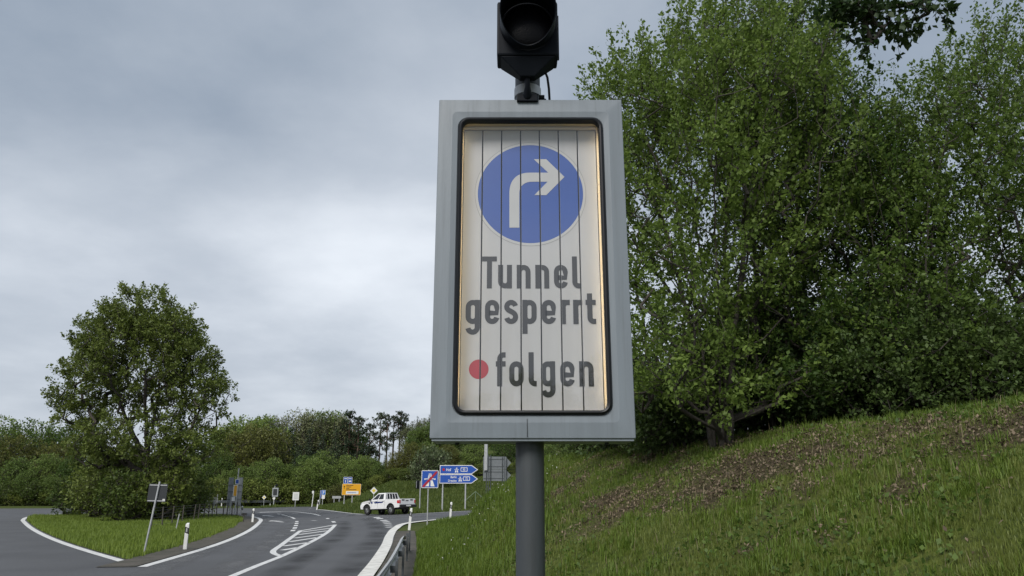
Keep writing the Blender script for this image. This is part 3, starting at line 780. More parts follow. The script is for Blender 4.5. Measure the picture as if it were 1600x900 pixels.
for sx in (-1, 1): MB().tube([(sx * (HW - 0.14), 0.16, lz(SZ0) - 0.024), (sx * (HW - 0.14), 0.16, lz(SZ0) - 0.012)], 0.012, 8).build("drain_plug", M_signback_d, vms)

# ------------------------------------------------------------------ signal lamp above the cabinet
YB = YS - 0.06
sl_c = P(824, 97, YB)
zb0 = sl_c.z
lamp = thing("signal_lamp", "black unlit signal lamp with round visor above the grey sign", "signal lamp", (sl_c.x, YB, lz(SZ1) + sign_ground))
o_z = zb0 - (lz(SZ1) + sign_ground)
LW = (P(871, 97, YB).x - P(776.5, 97, YB).x) / 2
MB().box((0, 0.0, o_z + LW), (2 * LW, 0.16, 2 * LW)).build("housing", M_signal, lamp, bevel=0.012)
MB().box((0.012, 0.10, o_z + LW + 0.05), (2 * LW + 0.01, 0.02, 2 * LW - 0.06)).build("back_board", M_signal, lamp)
# tapered foot
v = [(-LW + 0.02, -0.075, o_z - 0.003), (LW - 0.02, -0.075, o_z - 0.003), (LW - 0.02, 0.075, o_z - 0.003), (-LW + 0.02, 0.075, o_z - 0.003),
     (-0.045, -0.03, o_z - 0.115), (0.045, -0.03, o_z - 0.115), (0.045, 0.03, o_z - 0.115), (-0.045, 0.03, o_z - 0.115)]
MB().add(v, [(0, 1, 2, 3), (7, 6, 5, 4), (0, 4, 5, 1), (1, 5, 6, 2), (2, 6, 7, 3), (3, 7, 4, 0)]).build("tapered_foot", M_signal, lamp, bevel=0.006)
MB().tube([(0, 0, o_z - 0.11), (0, 0.01, o_z - 0.16), (0.0, 0.06, o_z - 0.205)], [0.018, 0.016, 0.03], 12).build("stem", M_signal, lamp, smooth=True)
MB().box((0.0, 0.10, o_z - 0.215), (0.13, 0.11, 0.05)).build("mounting_bracket", M_signal, lamp, bevel=0.006)
# visor: tunnel hood longer at the top, open at the front
vr = LW * 0.90; vc = o_z + LW * 1.06; n = 48; vv, ff = [], []
for k in range(n):
    a = 2 * math.pi * k / n
    ln = 0.05 + 0.22 * (0.5 + 0.5 * math.sin(a)) ** 0.8
    for rr, yy in ((vr, -0.085), (vr, -0.08 - ln), (vr - 0.006, -0.08 - ln), (vr - 0.006, -0.085)):
        vv.append((rr * math.cos(a), yy, vc + rr * math.sin(a)))
for k in range(n):
    for j in range(3): ff.append((4 * k + j, 4 * ((k + 1) % n) + j, 4 * ((k + 1) % n) + j + 1, 4 * k + j + 1))
MB().add(vv, ff).build("visor", M_signal, lamp, smooth=True)
rings = []
for j in range(7):
    t = j / 6; rings.append(([(p[0], p[1] + vc) for p in rrect(vr * 0.93 * math.cos(t * 1.45), vr * 0.93 * math.cos(t * 1.45), vr * 0.93 * math.cos(t * 1.45) - 1e-4, 8)], -0.082 - 0.035 * math.sin(t * 1.45)))
MB().add(*ring_mesh(rings, True)).build("lens", M_lens, lamp, smooth=True)
zc = o_z - 0.07
cab_pts = [(0.105 + 0.03 * 0, 0.05, o_z - 0.02), (0.125, 0.06, o_z - 0.07), (0.135, 0.09, o_z - 0.13), (0.14, 0.12, o_z - 0.20), (0.133, 0.14, o_z - 0.232), (0.122, 0.16, o_z - 0.20), (0.115, 0.165, o_z - 0.165), (0.08, 0.165, o_z - 0.15)]
MB().tube([tuple(p) for p in smooth_path([], 1)] if False else cab_pts, 0.0075, 8).build("cable", M_gasket, lamp, smooth=True)
MB().tube([(0.075, 0.165, o_z - 0.15), (0.11, 0.165, o_z - 0.15)], 0.017, 10).build("cable_gland", M_gasket, lamp, smooth=True)

# ------------------------------------------------------------------ guard rails
W_PROF = [(0.0, 0.44), (0.035, 0.455), (0.082, 0.50), (0.082, 0.545), (0.03, 0.58), (0.03, 0.61), (0.082, 0.645), (0.082, 0.69), (0.035, 0.735), (0.0, 0.75)]
def guard_rail(name, label, path, sec_len, side, post_every, mat_beam, mat_post, drop_end=False, post_n=True):
    pts = smooth_path(path, 0.5)
    base = pts[len(pts) // 2].copy(); base.z = float(H(base.x, base.y)) - 0.04
    t_ = thing(name, label, "guard rail", base)
    acc, cur, secs, posts = 0.0, [pts[0]], [], [pts[0]]
    pacc = 0.0
    for a, b in zip(pts[:-1], pts[1:]):
        l = (b - a).length; acc += l; pacc += l; cur.append(b)
        if acc >= sec_len: secs.append(cur); cur = [b]; acc = 0
        if pacc >= post_every: posts.append(b); pacc = 0
    if len(cur) > 1: secs.append(cur)
    total = len(secs)
    for si, s in enumerate(secs):
        v, f = [], []; n = len(s); k = len(W_PROF)
        for i, p in enumerate(s):
            t = (s[min(i + 1, n - 1)] - s[max(i - 1, 0)]).normalized(); nrm = Vector((-t.y, t.x, 0)) * side
            dz = 0.0
            if drop_end and si == total - 1: dz = -0.30 * (i / (n - 1)) ** 2
            over = 0.004 if si % 2 else 0.0
            for w, z in W_PROF:
                q = p + nrm * (w * 1.15 + 0.11 + over); v.append((q.x - base.x, q.y - base.y, float(H(p.x, p.y)) - 0.02 + z + dz - base.z))
            if i:
                for j in range(k - 1): f.append(((i - 1) * k + j, (i - 1) * k + j + 1, i * k + j + 1, i * k + j))
        o = MB().add(v, f).build("beam", mat_beam, t_)
        sm = o.modifiers.new("thickness", 'SOLIDIFY'); sm.thickness = 0.004
    pm = None
    for p in posts:
        i = min(range(len(pts)), key=lambda q: (pts[q] - p).length); t = (pts[min(i + 1, len(pts) - 1)] - pts[max(i - 1, 0)]).normalized()
        z = float(H(p.x, p.y)) - 0.05 - base.z
        if pm is None:
            o = MB().box((0, -0.045, 0.37), (0.10, 0.006, 0.78)).box((-0.047, -0.015, 0.37), (0.006, 0.054, 0.78)).box((0.047, -0.015, 0.37), (0.006, 0.054, 0.78)).box((0, 0.055, 0.60), (0.07, 0.13, 0.14)).build("post", mat_post, t_); pm = o.data
        else: o = obj("post", pm, None, t_)
        o.location = (p.x - base.x, p.y - base.y, z); o.rotation_euler = (0, 0, math.atan2(t.y, t.x) if side > 0 else math.atan2(-t.y, -t.x))
    return t_
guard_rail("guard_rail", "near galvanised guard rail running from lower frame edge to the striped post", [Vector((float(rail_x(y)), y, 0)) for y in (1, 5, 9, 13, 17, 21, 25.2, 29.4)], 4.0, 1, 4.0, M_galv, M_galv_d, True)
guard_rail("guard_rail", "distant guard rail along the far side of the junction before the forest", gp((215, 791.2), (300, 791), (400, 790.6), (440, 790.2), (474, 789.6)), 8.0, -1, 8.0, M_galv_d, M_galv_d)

# ------------------------------------------------------------------ reflector posts
def make_post():
    t_ = thing("reflector_post", "white reflector post", "reflector post")
    prof = [(-0.06, -0.03), (0.06, -0.03), (0.045, 0.05), (0, 0.065), (-0.045, 0.05)]
    n = len(prof)
    v = [(x, y, z) for z in (-0.1, 0.94) for x, y in prof] + [(x * 0.9, y * 0.9, 1.02 + (0.03 if y > 0 else -0.02)) for x, y in prof]
    f = [tuple(range(n))[::-1]] + [(i + j * n, (i + 1) % n + j * n, (i + 1) % n + (j + 1) * n, i + (j + 1) * n) for j in range(2) for i in range(n)] + [tuple(range(2 * n, 3 * n))]
    MB().add(v, f).build("shaft", M_white, t_, bevel=0.006)
    b = MB(); vv = []
    for z0, z1 in (((0.66, 0.60), (0.90, 0.84)),):
        vv = [(x * 1.04, y * 1.04 - 0.0, (z0[0] if x < 0 else z0[1])) for x, y in prof] + [(x * 1.04, y * 1.04, (z1[0] if x < 0 else z1[1])) for x, y in prof]
    b.add(vv, [tuple(range(n))[::-1], tuple(range(n, 2 * n))] + [(i, (i + 1) % n, (i + 1) % n + n, i + n) for i in range(n)])
    band = b.build("black_band", M_postblk, t_)
    MB().box((0, -0.034, 0.755), (0.045, 0.006, 0.16)).build("reflector", M_galv, band)
    return t_
rp0 = make_post()
POSTS = [((289, 859), 0.90, 0.0, 0.0, "white reflector post on the verge beside the leaning grey sign"),
         ((639.5, 827), 1.05, 0.07, 0.0, "leaning striped reflector post at the end of the near guard rail"),
         ((703.5, 811), 1.0, 0.05, 0.0, "white reflector post on the slip road verge below the blue arrow signs"),
         ((394.5, 816), 0.85, 0.0, 0.0, "reflector post at the tip of the left verge nearest the curve"),
         ((377.5, 806), 0.75, 0.0, 0.0, "reflector post beside the black box on a stake"),
         ((495, 796.6), 0.95, 0.12, 0.0, "tilted reflector post at the tip of the grass island"),
         ((422, 790.4), 0.95, 0.0, 0.0, "distant reflector post between the small diamond sign and the grey message sign"),
         ((346, 790.4), 0.95, 0.0, 0.0, "distant reflector post behind the verge fence left of the sign cluster")]
for i, (pp, s, lean, rz, lab) in enumerate(POSTS):
    o = rp0 if i == 0 else copy_tree(rp0)
    g_ = G(*pp); o.location = g_ + Vector((0, 0, 0.03)); o.scale = (1.15, 1.15, s); o.rotation_euler = (0, lean, rz)
    tag(o, lab, "reflector post", "white reflector posts along the roads")

# ------------------------------------------------------------------ road signs
def k_at(p):     # metres per pixel at a point
    return (p.y * math.cos(PITCH) + (p.z - EYE) * math.sin(PITCH)) / F_PX
class Sign:
    """a sign standing at a ground point, built in its own frame: x right, y away from its face, z up"""
    def __init__(s, name, label, cat, base, yaw=0.0, group=None):
        s.b = base; s.k = k_at(base); s.t = thing(name, label, cat, base, yaw, group); s.cy = max(0.15, math.cos(yaw) - math.sin(yaw) * base.x / base.y)
    def x(s, px): return (P(px, 780, s.b.y).x - s.b.x) / s.cy
    def z(s, py): return P(800, py, s.b.y).z - s.b.z
    def pole(s, px, py_top, r=0.038, y=0.05, name="pole", material=None, lean=0.0, z0=-0.4, n=10):
        x = s.x(px); zt = s.z(py_top)
        return MB().tube([(x, y, z0), (x + lean, y, zt)], r, n).build(name, material or M_galv, s.t, smooth=True)
    def board(s, x0, y0, x1, y1, material, name="board", th=0.03, rad=0.05, rim=None, yoff=0.0, back=None):
        X0, X1, Z0, Z1 = s.x(x0), s.x(x1), s.z(y1), s.z(y0)
        cx, cz_, hw, hh = (X0 + X1) / 2, (Z0 + Z1) / 2, (X1 - X0) / 2, (Z1 - Z0) / 2
        rad = min(rad, hw * 0.4, hh * 0.4)
        def pr(d): return [(p[0] + cx, p[1] + cz_) for p in rrect(hw - d, hh - d, max(rad - d, 0.004), 4)]
        b = MB().prism(pr(0), yoff - th / 2, yoff + th / 2).build(name, (rim and M_white) or material, s.t)
        if rim:
            p_ = pr(rim); obj("face", mesh_from("face", [(q[0], yoff - th / 2 - 0.003, q[1]) for q in p_], [tuple(range(len(p_)))]), material, b)
        if back:
            p_ = pr(0.004); obj("back_face", mesh_from("back_face", [(q[0], yoff + th / 2 + 0.003, q[1]) for q in reversed(p_)], [tuple(range(len(p_)))]), back, b)
        return b
    def flat(s, polys, material, parent, y, name):
        m_ = MB()
        for p_ in polys: m_.add([(q[0], y, q[1]) for q in p_], [tuple(range(len(p_)))])
        return m_.build(name, material, parent)
    def text(s, txt, px, py0, py1, material, parent, y, align='LEFT', bold=0.012, sx=0.82):
        """flat lettering, cap height from py0 to py1"""
        cu = bpy.data.curves.new("lettering", 'FONT'); cu.body = txt; cu.align_x = align
        h = s.z(py0) - s.z(py1); cu.size = h / 0.70; cu.offset = bold * cu.size
        to = bpy.data.objects.new("lettering", cu); COL.objects.link(to)
        dg = bpy.context.evaluated_depsgraph_get(); me_ = bpy.data.meshes.new_from_object(to.evaluated_get(dg))
        bpy.data.objects.remove(to)
        x0, zb_ = s.x(px), s.z(py1)
        for v_ in me_.vertices: v_.co = (x0 + v_.co.x * sx, y, zb_ + v_.co.y)
        me_.name = "lettering"
        return obj("lettering", me_, material, parent)
def motorway(s, cx, cy, w, y, parent, material=None):
    """the white motorway emblem, w pixels wide"""
    def q(u, v): return (s.x(cx + u * w), s.z(cy - v * w))
    polys = [[q(-.36, -.5), q(-.06, -.5), q(-.045, -.06), q(-.20, -.06)], [q(.06, -.5), q(.36, -.5), q(.20, -.06), q(.045, -.06)],
             [q(-.16, .12), q(-.035, .12), q(-.025, .46), q(-.08, .46)], [q(.035, .12), q(.16, .12), q(.08, .46), q(.025, .46)],
             [q(-.42, -.02), q(-.36, -.02), q(-.30, .02), q(.30, .02), q(.36, -.02), q(.42, -.02), q(.42, .08), q(-.42, .08)]]
    return s.flat(polys, material or M_white, parent, y, "motorway_emblem")
FACE = -0.0225

# leaning square sign seen from behind
s = Sign("road_sign", "dark grey square sign seen from behind, leaning on the left verge", "road sign", G(236, 866))
s.pole(236, 753, 0.032, -0.035)
b = s.board(221, 756.5, 250, 785, M_signback_d, "board", 0.012, 0.02)
for zz_ in (758.6, 783.2): MB().box(((s.x(221) + s.x(250)) / 2, -0.012, s.z(zz_)), (0.62, 0.014, 0.03)).build("bracket", M_galv, s.t)
ob = s.board(245, 780, 248.5, 783.6, M_white, "sticker", 0.004, 0.006, None, -0.010)
s.text("3", 245.6, 780.5, 783.2, M_black, ob, -0.0135, 'LEFT', 0.0)
s.t.rotation_euler = (R(-1), R(5.5), R(2))
for o_ in list(s.t.children):
    if o_.name.split(".")[0] != "pole":      # the board hangs level though the pole leans
        c_ = Vector((s.x(236), 0, s.z(770))); o_.matrix_local = Matrix.Translation(c_) @ Matrix.Rotation(R(-4.5), 4, 'Y') @ Matrix.Translation(-c_)

# end of motorway
s = Sign("motorway_end_sign", "square blue motorway sign crossed out by a red diagonal bar", "road sign", G(668, 823))
s.pole(668.5, 734, 0.035)
b = s.board(657.6, 735, 684.2, 762.5, M_sblue, rim=0.035, back=M_signback)
motorway(s, 671, 749.3, 21, FACE, b)
def zx(u, v): return (s.x(u), s.z(v))
s.flat([[zx(659.5, 761), zx(662.6, 761), zx(682.4, 738.8), zx(682.4, 736.4), zx(680.2, 736.4), zx(659.5, 759)]], M_red, b, FACE - 0.004, "red_bar")

# two blue arrow boards on two posts
s = Sign("direction_sign", "two stacked blue arrow signs reading Hof and Berlin Dresden", "direction sign", G(709, 798.5))
for px in (691.2, 727): s.pole(px, 730, 0.065, 0.09)
def arrow_board(y0, y1):
    def pts(d):
        ym = (y0 + y1) / 2
        return [(s.x(686) + d, s.z(y1) + d), (s.x(736.5) - d * 0.4, s.z(y1) + d), (s.x(746.4) - d * 1.5, s.z(ym)), (s.x(736.5) - d * 0.4, s.z(y0) - d), (s.x(686) + d, s.z(y0) - d)]
    b_ = MB().prism(pts(0), -0.02, 0.02).build("arrow_board", M_white, s.t)
    p_ = pts(0.055); obj("face", mesh_from("face", [(q[0], -0.0225, q[1]) for q in p_], [tuple(range(5))]), M_sblue, b_)
    p_ = pts(0.004); obj("back_face", mesh_from("back_face", [(q[0], 0.023, q[1]) for q in reversed(p_)], [tuple(range(5))]), M_signback, b_)
    return b_
b1 = arrow_board(726.8, 740.8); b2 = arrow_board(741.2, 755.4)
FY = -0.026
s.text("Hof", 696, 731.6, 736, M_white, b1, FY); motorway(s, 712.6, 734.2, 8, FY, b1)
s.text("Berlin", 713, 743.4, 747.0, M_white, b2, FY, 'RIGHT'); s.text("Dresden", 713, 749.2, 752.6, M_white, b2, FY, 'RIGHT'); motorway(s, 718.6, 748.2, 8, FY, b2)
dpt = [(s.x(692.2) + s.k * 2.2 * math.cos(a * 0.5236), s.z(733.8) + s.k * 2.2 * math.sin(a * 0.5236)) for a in range(12)]
s.flat([dpt], M_red, b1, FY, "red_dot")
for (bb, xc, yc, txt) in ((b1, 724.4, 733.6, "93"), (b2, 728.4, 747.8, "72")):
    hw, hh = s.k * 5.4, s.k * 3.2; X, Z = s.x(xc), s.z(yc)
    r_o, r_i = rrect(hw, hh, 0.06, 3), rrect(hw - 0.045, hh - 0.045, 0.04, 3); n = len(r_o)
    v = [(X + p[0], FY, Z + p[1]) for p in r_o + r_i]
    MB().add(v, [(i, (i + 1) % n, n + (i + 1) % n, n + i) for i in range(n)]).build("number_frame", M_white, bb)
    s.text(txt, xc, yc - 1.7, yc + 1.8, M_white, bb, FY, 'CENTER')

# the grey back of a second pair of arrow boards on lattice masts
s = Sign("direction_sign", "grey arrow-shaped sign boards seen from behind on lattice masts", "direction sign", on_ground(776, 58))
for (y0, y1) in ((713.5, 733), (733.4, 751.5)):
    ym = (y0 + y1) / 2
    MB().prism([(s.x(754.5), s.z(y1)), (s.x(790), s.z(y1)), (s.x(798.5), s.z(ym)), (s.x(790), s.z(y0)), (s.x(754.5), s.z(y0))], -0.02, 0.02).build("arrow_board", M_signback, s.t)
    for yy in (y0 + 4, y1 - 4): MB().box((s.x(771), -0.035, s.z(yy)), (s.k * 32, 0.02, 0.04)).build("rail", M_galv_d, s.t)
for px, top in ((763, 711), (788, 714)):
    x0 = s.x(px)
    mst = MB()
    for dx, dy in ((-0.16, -0.08), (0.16, -0.08), (0.0, -0.34)): mst.tube([(x0 + dx, dy, -0.5), (x0 + dx, dy, s.z(top))], 0.03, 6)
    zt = s.z(752); zz_ = 0.0; sg = 1
    while zz_ < zt - 0.3:
        mst.tube([(x0 - 0.16 * sg, -0.08, zz_), (x0 + 0.16 * sg, -0.08, zz_ + 0.5)], 0.014, 5)
        mst.tube([(x0 - 0.16 * sg, -0.08, zz_), (x0, -0.34, zz_ + 0.5)], 0.014, 5); zz_ += 0.5; sg = -sg
    mst.build("lattice_mast", M_galv_d, s.t)
MB().tube([(s.x(759.8), -0.1, s.z(735)), (s.x(759.8), -0.1, s.z(690.5))], 0.09, 8).tube([(s.x(757.6), -0.1, s.z(735)), (s.x(757.6), -0.1, s.z(692))], 0.07, 8).build("mast_tube", M_galv, s.t, smooth=True)

# signal mast beside the slip road
s = Sign("signal_mast", "thin grey mast with a small black signal head left of the crossed-out sign", "signal", on_ground(656, 76))
s.pole(656, 752, 0.06)
hd = MB().box((s.x(651.8), 0.05, s.z(757)), (0.34, 0.25, s.k * 13)).build("signal_head", M_signal, s.t, bevel=0.03)
MB().tube([(s.x(653), 0.05, s.z(752)), (s.x(656), 0.05, s.z(752))], 0.03, 6).tube([(s.x(653), 0.05, s.z(761)), (s.x(656), 0.05, s.z(761))], 0.03, 6).build("arm", M_galv_d, s.t)
MB().box((s.x(650.2), -0.0, s.z(757)), (0.03, 0.3, s.k * 11)).build("back_board", M_galv, hd)

# green fence stay
g0 = on_ground(743, 84)
s = Sign("fence_stay", "green steel fence post with two slanting braces behind the slip road", "fence post", g0)
MB().tube([(0, 0, -0.3), (0, 0, s.z(767.5))], 0.04, 6).build("post", M_greenm, s.t)
for px in (725, 762):
    xx_ = s.x(px); MB().tube([(0, 0, s.z(768)), (xx_, 0.0, s.z(784))], 0.035, 6).build("brace", M_greenm, s.t)

# yellow direction sign with two blue ones on top
s = Sign("direction_sign", "yellow direction sign with two small blue signs on top", "direction sign", on_ground(545, 88))
for px in (537.6, 550): s.pole(px, 756, 0.06, 0.08)
b = s.board(533.6, 756, 563, 773.6, M_yellow, rim=0.0 + 0.02, rad=0.08, back=M_signback)
s.board(535, 745.2, 541.6, 755.8, M_sblue, "blue_board", rim=0.03, back=M_signback); s.board(542, 745.2, 548.8, 755.8, M_sblue, "blue_board", rim=0.03, back=M_signback)
s.board(540, 767.4, 559.6, 772.2, M_white, "white_panel", 0.012, 0.03, None, -0.024)
def px_poly(pts, y, m_, par, nm): s.flat([[(s.x(u), s.z(v)) for u, v in pts]], m_, par, y, nm)
px_poly([(536.6, 764), (537.3, 764), (537.3, 760.8), (538.3, 760.8), (537, 758.6), (535.7, 760.8), (536.6, 760.8)][::-1], FACE, M_black, b, "arrow_up")
for (x0, x1, y) in ((540, 551, 758.4), (540, 548, 760.8), (540, 545, 763), (540, 556, 765.2)):
    px_poly([(x0, y + 0.45), (x1, y + 0.45), (x1, y - 0.45), (x0, y - 0.45)], FACE, M_black, b, "lettering")
px_poly([(542, 770.2), (556, 770.2), (556, 769.4), (542, 769.4)], -0.034, M_sblue, b, "lettering")
px_poly([(537.8, 754), (538.8, 754), (538.8, 750), (537.8, 750)], FACE, M_white, b, "arrow_stem"); px_poly([(543.6, 753), (547.4, 753), (547.4, 751), (543.6, 751)], FACE, M_white, b, "arrow_stem")
for (x0, x1) in ((536.2, 540.4), (543.2, 547.6)): px_poly([(x0, 748.4), (x1, 748.4), (x1, 747.4), (x0, 747.4)], FACE, M_white, b, "lettering")

# priority road diamonds
def diamond(label, px, py, half, base, group):
    s_ = Sign("priority_sign", label, "road sign", base, 0, group)
    s_.pole(px, py - half * 0.5, 0.035)
    cx_, cz_, h = s_.x(px), s_.z(py), half * s_.k
    def dm(r): return [(cx_ - r, cz_), (cx_, cz_ - r), (cx_ + r, cz_), (cx_, cz_ + r)]
    b_ = MB().prism(dm(h), -0.015, 0.015).build("board", M_white, s_.t)
    s_.flat([dm(h * 0.52)], M_pyellow, b_, -0.019, "yellow_face")
    return s_
diamond("yellow and white diamond priority sign above the pickup's bonnet", 583.5, 766.6, 5.8, on_ground(583.5, 74), "diamond priority signs")
diamond("small distant diamond priority sign left of the grey message sign", 412.5, 777.2, 3.3, on_ground(412.5, 104), "diamond priority signs")

# parking sign and its neighbours
s = Sign("parking_sign", "blue parking sign with white plate on two poles at the forest edge", "road sign", on_ground(502, 100))
s.pole(499.8, 766, 0.05); s.pole(504, 767, 0.045)
b = s.board(502, 765.8, 508, 773.2, mat("parking_blue", (0.02, 0.17, 0.55), 0.4), rim=0.03, back=M_signback)
s.text("P", 505, 767.2, 772, M_white, b, FACE, 'CENTER')
s.board(502.4, 773.6, 507.4, 779.4, M_white, "plate", 0.02, 0.03)
s.board(500.2, 766, 501.6, 778, M_sblue, "side_board", 0.02, 0.02)
s = Sign("direction_sign", "small grey arrow-shaped sign on two posts near the yellow sign", "direction sign", on_ground(526, 97))
for px in (522, 530): s.pole(px, 775.5, 0.05)
MB().prism([(s.x(519), s.z(779)), (s.x(531.5), s.z(779)), (s.x(533.4), s.z(777)), (s.x(531.5), s.z(775)), (s.x(519), s.z(775))], -0.02, 0.02).build("arrow_board", mat("pale_grey_board", (0.36, 0.37, 0.37), 0.5), s.t)
s = Sign("white_board_sign", "blank white rectangular board sign in front of the forest", "road sign", on_ground(462, 103))
s.pole(461.6, 774, 0.05)
b = s.board(457, 769, 466.8, 781.6, M_white, rad=0.04)
s.board(458.6, 770.8, 465.2, 779.8, mat("off_white_panel", (0.56, 0.57, 0.55), 0.5), "inner_panel", 0.01, 0.02, None, -0.02)
s = Sign("variable_message_sign", "small distant grey message sign with black signal lamp above and round plate below", "road sign", on_ground(428, 103))
s.pole(428, 759, 0.06)
b = s.board(425, 762.2, 434, 776, mat("pale_cabinet_grey", (0.34, 0.36, 0.37), 0.5), "cabinet", 0.25, 0.03)
s.board(426.4, 764, 432.6, 774, M_signback_d, "dark_window", 0.02, 0.02, None, -0.135)
MB().box((s.x(430.4), 0, s.z(758.6)), (0.3, 0.2, 0.34)).build("signal_head", M_signal, s.t, bevel=0.03)
MB().tube([(s.x(428), -0.03, s.z(778.5)), (s.x(428), 0.0, s.z(778.5))], s.k * 2.2, 16).build("round_plate", M_white, s.t)
s = Sign("marker_pole", "slim white pole between the white board and the parking sign", "pole", on_ground(487.5, 103))
s.pole(487.8, 767.5, 0.06, 0, "pole", M_white, 0.15); MB().box((s.x(488.3), 0, s.z(769)), (0.22, 0.12, 0.35)).build("cap", M_white, s.t)

# cluster of signs on the left verge, most seen from behind or edge-on
s = Sign("direction_sign", "tall grey sign back at the left of the verge sign cluster", "direction sign", G(359, 803.4), R(50), "sign backs on the left verge")
s.board(355, 746.2, 362.6, 790, M_signback, th=0.05, rad=0.05); s.pole(356.5, 750, 0.05, 0.06); s.pole(361, 750, 0.05, 0.06)
for yy in (758, 768, 780): MB().box(((s.x(355) + s.x(362.6)) / 2, -0.045, s.z(yy)), (s.x(362.4) - s.x(355.2), 0.03, 0.05)).build("rail", M_galv_d, s.t)
s = Sign("direction_sign", "tall grey sign back at the right of the verge sign cluster", "direction sign", G(373.5, 803.2), R(-42), "sign backs on the left verge")
s.board(370.2, 746.2, 376.8, 790, M_signback, th=0.05, rad=0.05); s.pole(371.5, 748, 0.05, 0.06); s.pole(375.5, 750, 0.05, 0.06)
for yy in (758, 768, 780): MB().box(((s.x(370.2) + s.x(376.8)) / 2, -0.045, s.z(yy)), (s.x(376.6) - s.x(370.4), 0.03, 0.05)).build("rail", M_galv_d, s.t)
s = Sign("direction_sign", "narrow yellow and blue sign turned edge-on inside the verge sign cluster", "direction sign", G(366, 804.5), R(58))
s.pole(361.8, 777, 0.05, 0.06); s.pole(369.4, 731.5, 0.055, 0.06)
s.board(365, 748.8, 371, 756.4, M_sblue, "blue_board", rim=0.05); s.board(363.2, 757.6, 369.2, 775.8, M_yellow, "yellow_board", rim=0.05, back=M_signback)
s.board(362.2, 776.4, 366.8, 783, M_white, "plate", 0.03, 0.03)
for (x0, y0, x1, y1, bx, by, lab) in ((325, 777.2, 329.8, 786, 326.5, 803.4, "small grey sign back on a thin pole, left one of the verge pair"),
                                    (332.2, 777, 338, 788, 335, 803.2, "small grey sign back with two poles, right one of the verge pair"),
                                    (298.6, 776.6, 303.8, 783.6, 301.5, 802.6, "small pale sign beside the oak at the left end of the fence")):
    s = Sign("road_sign", lab, "road sign", G(bx, by), 0)
    s.pole((x0 + x1) / 2, y0 + 1, 0.04); s.board(x0, y0, x1, y1, M_signback, th=0.02, rad=0.03)
    if bx == 335: s.pole(339.4, 772.5, 0.05)
s = Sign("black_box_on_stake", "small black box on a wooden stake at the verge tip", "roadside box", G(383, 815.6))
s.pole(383.2, 805, 0.03, 0, "stake", M_wood)
MB().box((s.x(381.3), 0, s.z(803.4)), (s.k * 3.4, 0.12, s.k * 3.6)).box((s.x(385.6), 0, s.z(803.4)), (s.k * 3.4, 0.12, s.k * 3.6)).box((s.x(383.4), 0, s.z(803.2)), (s.k * 3, 0.08, s.k * 2)).build("box", M_postblk, s.t)
g0 = G(274, 829); s = Sign("leaning_stake", "pale stake leaning to the right in the verge grass", "stake", g0)
MB().tube([(0, 0, -0.2), (s.x(283), 0.0, s.z(803))], 0.035, 8).build("stake", M_galv, s.t)

# wire fence on the verge
f0, f1 = G(232, 826), G(378, 808)
fence = thing("wire_fence", "low wire mesh fence on dark posts along the left verge", "fence", f0)
fpx = [(236, 826), (253, 823.5), (268, 821.5), (284, 818.5), (302, 815.5), (309, 814.5), (318, 813), (325, 812), (331, 811.2), (338, 810.4), (348, 809.6), (354, 809), (362, 808.4), (370, 807.8)]
fpts = [G(*p) for p in fpx]
pm = None
for p in fpts:
    if pm is None:
        o = MB().tube([(0, 0, -0.3), (0, 0, 1.2)], [0.045, 0.038], 8).build("post", M_wood, fence, smooth=True); pm = o.data
    else: o = obj("post", pm, None, fence)
    o.location = p - f0; o.rotation_euler = (random.Random(p.x).uniform(-.04, .04), random.Random(p.y).uniform(-.05, .05), 0)
for hgt in (0.2, 0.4, 0.6, 0.8, 1.0, 1.15):
    MB().tube([p - f0 + Vector((0, -0.05, hgt)) for p in fpts], 0.005, 4).build("wire", M_wire, fence)

# ------------------------------------------------------------------ pickup truck
nf, nr = G(572, 805.6), G(613, 804.2)
YAW = R(40)
fwd = Vector((-math.cos(YAW), math.sin(YAW), 0)); rgt = Vector((math.sin(YAW), math.cos(YAW), 0))
near_mid = (nf + nr) / 2
ctr = near_mid + rgt * 0.77
zf, zr_ = float(H(*(ctr + fwd * 1.5)[:2])), float(H(*(ctr - fwd * 1.5)[:2]))
CARS = 0.98
pick = thing("pickup_truck", "white double-cab pickup truck with a dark blue door stripe at the junction", "pickup truck", Vector((ctr.x, ctr.y, (zf + zr_) / 2 + 0.012)))
ax = (fwd * 3.0 + Vector((0, 0, zf - zr_))).normalized(); ay = Vector((0, 0, 1)).cross(ax).normalized(); az = ax.cross(ay)
pick.matrix_world = Matrix.Translation(pick.location) @ Matrix((ax, ay, az)).transposed().to_4x4() @ Matrix.Scale(CARS, 4)
def arch(cx, r, a0, a1, n=10): return [(cx + r * math.cos(R(a0 + (a1 - a0) * k / n)), 0.39 + r * math.sin(R(a0 + (a1 - a0) * k / n))) for k in range(n + 1)]
HWY = 0.90
prof = [(2.40, 0.48), (2.47, 0.70), (2.44, 0.98), (2.30, 1.06), (1.80, 1.13), (1.20, 1.18), (1.05, 1.20), (-0.80, 1.22), (-0.82, 0.93), (-2.60, 0.93), (-2.66, 0.60), (-2.60, 0.55)]
prof += list(reversed(arch(-1.55, 0.47, 20, 160)))[::1] if False else []
prof = prof + [(-2.02, 0.52)] + arch(-1.55, 0.47, 162, 18) + [(-1.05, 0.46), (1.0, 0.46)] + arch(1.5, 0.47, 162, 18) + [(2.0, 0.48)]
bm = bmesh.new()
def extrude_profile(bm, pf, y0, y1):
    a = [bm.verts.new((p[0], y0, p[1])) for p in pf]; b_ = [bm.verts.new((p[0], y1, p[1])) for p in pf]
    bm.faces.new(a); bm.faces.new(list(reversed(b_)))
    for i in range(len(pf)): bm.faces.new((a[i], b_[i], b_[(i + 1) % len(pf)], a[(i + 1) % len(pf)]))
